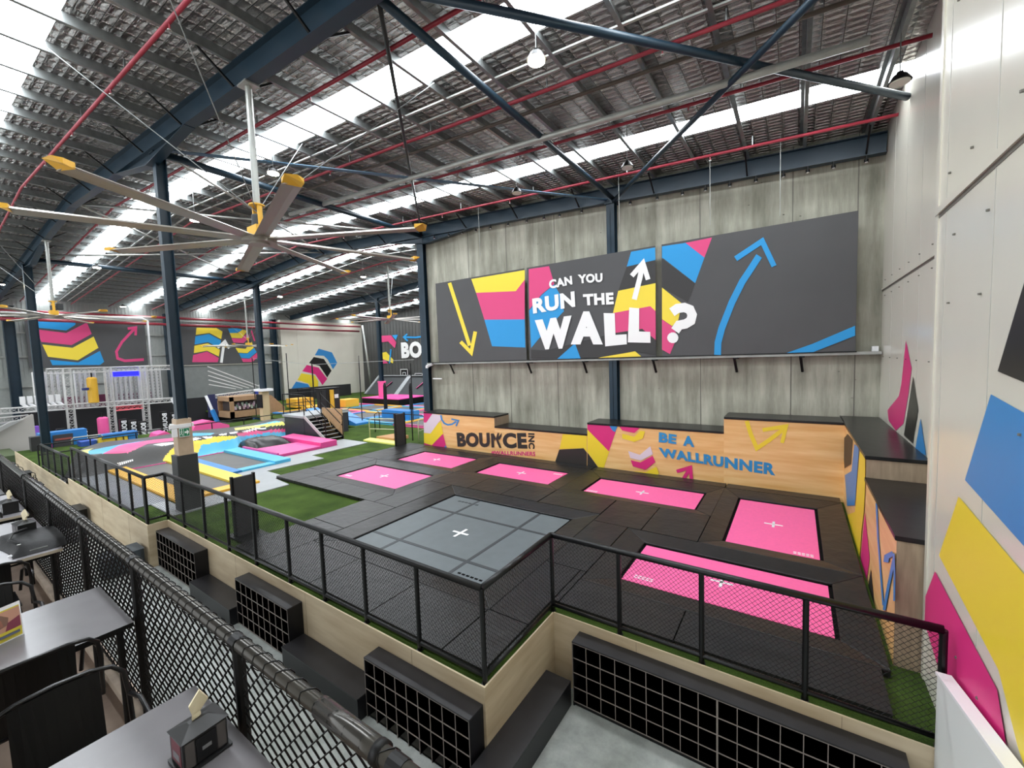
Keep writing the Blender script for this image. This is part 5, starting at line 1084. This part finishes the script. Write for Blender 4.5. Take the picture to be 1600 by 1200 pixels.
def fd2(d):
    d.poly(e3((580, 480), (790, 485), (850, 520), (838, 600), (715, 535), (572, 555)), 'y'); d.poly(e3((568, 570), (710, 545), (835, 612), (820, 690), (700, 630), (560, 655)), 'b'); d.poly(e3((558, 668), (700, 642), (825, 710), (812, 780), (690, 720), (552, 745)), 'y')
    d.poly(e3((545, 765), (690, 728), (812, 795), (800, 840), (535, 840)), 'p'); d.poly(e3((905, 490), (1000, 485), (1060, 500), (1000, 535), (925, 535)), 'b'); d.poly(e3((925, 535), (1010, 535), (1060, 500), (1110, 515), (1050, 590), (945, 585)), 'y')
    d.poly(e3((945, 590), (1050, 592), (1110, 530), (1130, 580), (1070, 640), (965, 635)), 'p'); d.poly(e3((985, 690), (1090, 700), (1155, 625), (1175, 690), (1110, 745), (1015, 740)), 'y'); d.poly(e3((1020, 745), (1110, 750), (1180, 690), (1205, 735), (1130, 800), (1045, 795)), 'b')
    d.poly(e3((1045, 800), (1130, 805), (1210, 740), (1225, 780), (1160, 838), (1065, 838)), 'p'); d.stroke(e3((838, 845), (865, 640)), 4.2, 'w'); d.stroke(e3((800, 690), (875, 620), (920, 695)), 3.8, 'w'); d.stroke(e3((1150, 510), (1185, 620)), 2.2, 'p')
fbanner([(286, 511), (405, 513), (405, 567), (287, 569)], fd2, 'far charcoal banner with two chevron stacks and a white arrow')
YK = YN-.06
t = thing('wall_lettering', 'big white BOUNCE lettering with blue arrow and hexagons on the charcoal wall', 'sign', (-32, YK, 3)); b = MB(); d = Deco(b, 1, YK); f4 = cc(440, 460, 6.667)
p0 = oY(626.5, 535, YK); p1 = oY(627.5, 560, YK); zt_, zb2 = p0.z, p1.z; vs, fs = glyphs('BOUNCE', .06); x0_, x1_ = p0.x, p0.x+9.6
b.add([(x0_+(x1_-x0_)*u, YK-.03, zb2+(zt_-zb2)*vv) for u, vv in vs], fs, M_pal['w'])
for pts, m in (([(1032, 432), (1140, 425), (1195, 500), (1180, 560), (1110, 490), (1030, 500)], 'p'), ([(1150, 425), (1212, 420), (1190, 475)], 'b'), ([(1025, 612), (1090, 598), (1165, 680), (1160, 718), (1100, 690), (1025, 665)], 'y'), ([(1030, 685), (1080, 682), (1110, 718), (1030, 722)], 'p')): d.poly(f4(*pts), m)
d.stroke(f4((1510, 432), (1400, 448), (1275, 445)), 2.6, 'b'); d.stroke(f4((1310, 412), (1272, 445), (1315, 485)), 2.4, 'b'); d.stroke(f4((1125, 718), (1140, 570)), 2, 'b'); b.build('painted_letters', t)
# =================================================================== FAR COURT
def court(x0, x1, y0, y1, cn, cw, lab):
    t = thing('trampoline', lab, 'trampoline', ((x0+x1)/2, (y0+y1)/2, 0), 'trampolines of the far court'); b = MB(); b.box(x0+.3, y0+.3, 0, x1-.3, y1-.3, .05, M_mesh); b.build('jumping_bed', t)
    for r, m in (((x0, y0, x1, y0+.3), cn), ((x0, y1-.3, x1, y1), cn), ((x0, y0+.31, x0+.3, y1-.31), cw), ((x1-.3, y0+.31, x1, y1-.31), cw)): b = MB(); b.box(r[0], r[1], 0, r[2], r[3], .1, m); b.build('side_pad', t)
colr = [M_blued, M_pinkv, M_orangev, M_bluev, M_pinkv]; k = 0; nm = ['orange', 'pink', 'blue', 'light blue']; cw = [M_orangev, M_pinkv, M_blued, M_bluev]
rowname = ['nearest row', 'second row', 'third row', 'furthest row']
for j in range(4):
    for i in range(5):
        x0 = -31.6+3.3*i; y0 = 15.2+3.3*j
        if j == 2 and i in (0, 1): continue
        if j == 3: continue
        court(x0, x0+3.2, y0, y0+3.2, colr[(i+j) % 5], cw[(i+2*j) % 4], 'far court trampoline with coloured pads, %s, %s' % (rowname[j], ['furthest left', 'second from left', 'middle', 'fourth from left', 'rightmost'][i]))
t = thing('pink_platform', 'black sided platform with bright pink top around the pink padded column', 'platform', (-28, 22, 0)); b = MB(); b.box(-30.3, 21.9, 0, -25.7, 25.0, .5, M_black); b.build('platform_side', t); b = MB(); b.box(-30.3, 21.9, .5, -25.7, 25.0, .55, mat('hot pink vinyl', 'f04da6', .4)); b.build('platform_top', t)
# angled walls at the back
for x0, x1, lab in ((-38.4, -33.6, 'dark angled trampoline wall with pale border, far left'), (-33.3, -29.2, 'dark angled trampoline wall with pale border, right')):
    t = thing('angled_wall', lab, 'ramp', ((x0+x1)/2, 29.5, 0)); b = MB(); b.prism([(x0, 28.2, .05), (x1, 28.2, .05), (x1, 30.2, 1.9), (x0, 30.2, 1.9)], (0, .1, .0), mat('dark ramp mesh', '35383a', .6)); b.build('ramp_bed', t)
    for p, q in (((x0, 28.2, .1), (x0, 30.2, 1.95)), ((x1, 28.2, .1), (x1, 30.2, 1.95)), ((x0, 30.15, 1.95), (x1, 30.15, 1.95))): b = MB(); b.bar(p, q, .3, .1, M_lightpad); b.build('border_pad', t)
    b = MB(); xm = (x0+x1)/2; b.bar((xm, 28.9, .75), (xm+.5, 29.5, 1.35), .35, .03, M_pinkv); b.build('pink_dash', t)
blk('black_block_wall', -29, 28.0, 0, -19, 28.3, 1.5, mat('black soft wall', '1f1f20', .6), 'long black soft wall at the back of the far court', 'wall')
for x0, x1, lab in ((-27.8, -26.2, 'pale beam resting on the long black soft wall, left'), (-25.8, -21, 'pale beam resting on the long black soft wall, right')): blk('pale_beam', x0, 27.95, 1.5, x1, 28.3, 1.75, mat('pale peach foam', 'efd2ae', .6), lab, 'beam')
for x, z, lab in ((-34.85, 2.15, 'black basketball backboard with white square, left of the two'), (-32.65, 1.7, 'black basketball backboard with white square, right of the two')):
    t = thing('basketball_backboard', lab, 'backboard', (x, 30.6, z)); b = MB(); b.box(x-.6, 30.65, z-.45, x+.6, 30.7, z+.5, M_black); b.build('board', t)
    for s_, th in ((.58, .07), (.25, .06)):
        b = MB(); zz = z-.05 if s_ < .4 else z+.02
        for r in ((-s_, -s_*.78, s_, -s_*.78+th), (-s_, s_*.78-th, s_, s_*.78), (-s_, -s_*.78, -s_+th, s_*.78), (s_-th, -s_*.78, s_, s_*.78)): b.box(x+r[0], 30.63, zz+r[1], x+r[2], 30.65, zz+r[3], M_white)
        b.build('white_square', t)
    b = MB(); b.tube([(x, 30.7, z), (x, 30.95, z)], .04, M_black, 6); b.build('wall_arm', t)
blk('court_divider', -40.2, 21.0, 0, -40.0, 27.6, 1.2, mat('black divider wall', '222223', .6), 'black dividing wall in front of the cream far wall', 'wall')
for x, y, w_, h, lab in ((-33.9, 17.4, 1.5, .8, 'orange foam block left of the thick black net post'), (-29.5, 19.0, 1.2, .7, 'orange foam block right of the thick black net post'), (-31, 17.0, 1.5, .35, 'low orange foam block by the net post')): blk('foam_block', x, y, .1, x+w_, y+w_, h, M_orangev, lab, 'foam block', .06)
for x, y, lab in ((-25.4, 14.2, 'stack of light blue wedge mats behind the stair platform, left'), (-22.6, 14.25, 'blue wedge mat behind the stair platform')): 
    b = MB()
    b.prism([(x, y, 0), (x+2.2, y, 0), (x+2.2, y, .12), (x, y, .75)], (0, .8, 0), M_blued); tag(b.build('wedge_mat'), lab, 'mat')
blk('blue_bench_pad', -21.0, 16.5, 0, -18.5, 17.3, .6, M_blued, 'blue padded block left of the concrete wall column', 'block', .05)
# kiosk
t = thing('wooden_kiosk', 'low wooden shop kiosk with merchandise display on the far side', 'kiosk', (-34, 15, 0)); M_ki = mat('brown kiosk plywood', 'a07f5e', .6, noise=.08)
kx = -32.0; yk0, yk1 = oX(360, 640, kx).y, oX(446, 640, kx).y; zk = oX(380, 619, kx).z
b = MB(); b.box(kx-2, yk0, 0, kx, yk1-1.6, .42, M_ki); b.box(kx-2, yk0, zk-.3, kx, yk1-1.6, zk, M_ki); b.box(kx-2, yk0, 0, kx-1.9, yk1-1.6, zk, M_ki); b.prism([(kx-.05, yk1-1.7, 0), (kx-.05, yk1, 0), (kx-.05, yk1, .35), (kx-.05, yk1-.95, zk-.1), (kx-.05, yk1-1.7, zk)], (-.1, 0, 0), M_ki); b.box(kx-.1, yk0, 0, kx, yk0+.25, zk, M_ki); b.build('kiosk_frame', t)
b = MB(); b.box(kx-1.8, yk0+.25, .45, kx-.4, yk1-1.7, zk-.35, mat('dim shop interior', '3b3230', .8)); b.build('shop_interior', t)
mc_ = ['c9b7c4', '6f8a7c', '8b6f86', 'd8d3cc', '5a4650', 'a8b8a8', 'b99aa8']
n_ = 16
for k in range(n_):
    yy = yk0+.4+(yk1-1.7-yk0-.6)*k/n_; z0 = .5+.12*(k % 3); blk('clothing_item', kx-.38, yy, z0, kx-.3, yy+.14, z0+.25, mat('merch %d' % (k % 7), mc_[k % 7], .7), 'small folded garment on display in the wooden kiosk', 'clothing', .02)['group'] = 'garments in the kiosk'
blk('kiosk_screen', -28.75, 12.88, .85, -28.1, 12.975, 1.7, M_black, 'black screen hanging on the beige column wrap by the kiosk', 'screen')
b = MB(); b.box(-28.62, 12.98, 0, -28.18, 13.42, 1.9, mat('beige post wrap', 'c9b28c', .6)); b.box(-28.95, 12.85, 1.9, -27.85, 13.55, 2.05, M_white); c2.location; b.build('plywood_sleeve', c2, bevel=.01)
blk('umbrella_stand', -34.5, 19.0, 0, -34.0, 19.6, 1.5, M_black, 'black stand with a white top beside the black dividing wall', 'stand')

t = thing('game_booth', 'black booth with a yellow padded post behind the stair tower', 'booth', (-27, 15.5, 0)); GX = -27.0; G = lambda px, py: oX(px, py, GX)
b = MB(); b.box(GX-.8, G(505, 620).y, 0, GX-.1, G(532, 620).y, G(518, 607).z, MATS['black soft wall']); b.box(GX-.85, G(500, 620).y, G(518, 607).z, GX, G(533, 620).y, G(518, 607).z+.05, M_black); b.build('booth_body', t)
b = MB(); b.cyl((GX+.05, G(518, 620).y, 0), .14, G(518, 609).z, mat('mustard vinyl', 'd6a52c', .5), 14); b.build('padded_post', t)
b = MB(); b.box(GX-.1, G(524, 620).y, G(526, 622).z, GX-.08, G(530, 620).y, G(526, 616).z, M_white); b.build('white_notice', t)
b = MB(); b.box(GX-.6, G(472, 610).y, G(480, 620).z, GX-.5, G(492, 610).y, G(480, 608).z, M_black); b.box(GX-.6, G(472, 610).y, 0, GX-.55, G(472, 610).y+.05, G(480, 608).z, M_black); b.box(GX-.6, G(492, 610).y-.05, 0, GX-.55, G(492, 610).y, G(480, 608).z, M_black)
tag(b.build('dark_awning'), 'dark panel on thin legs behind the stair tower, above the orange blocks', 'panel')
for px, lab in ((603, 'black round-headed pad post left of the pink platform'), (643, 'black round-topped padded post left of the concrete wall column')):
    p = oY(px, 640, 17.5); b = MB(); b.cyl((p.x, 17.5, .1), .13, 1.9, M_black, 12, .1); b.cyl((p.x, 17.5, 2.0), .1, .18, M_black, 12, .04); tag(b.build('padded_post_stand', smooth=False), lab, 'post')
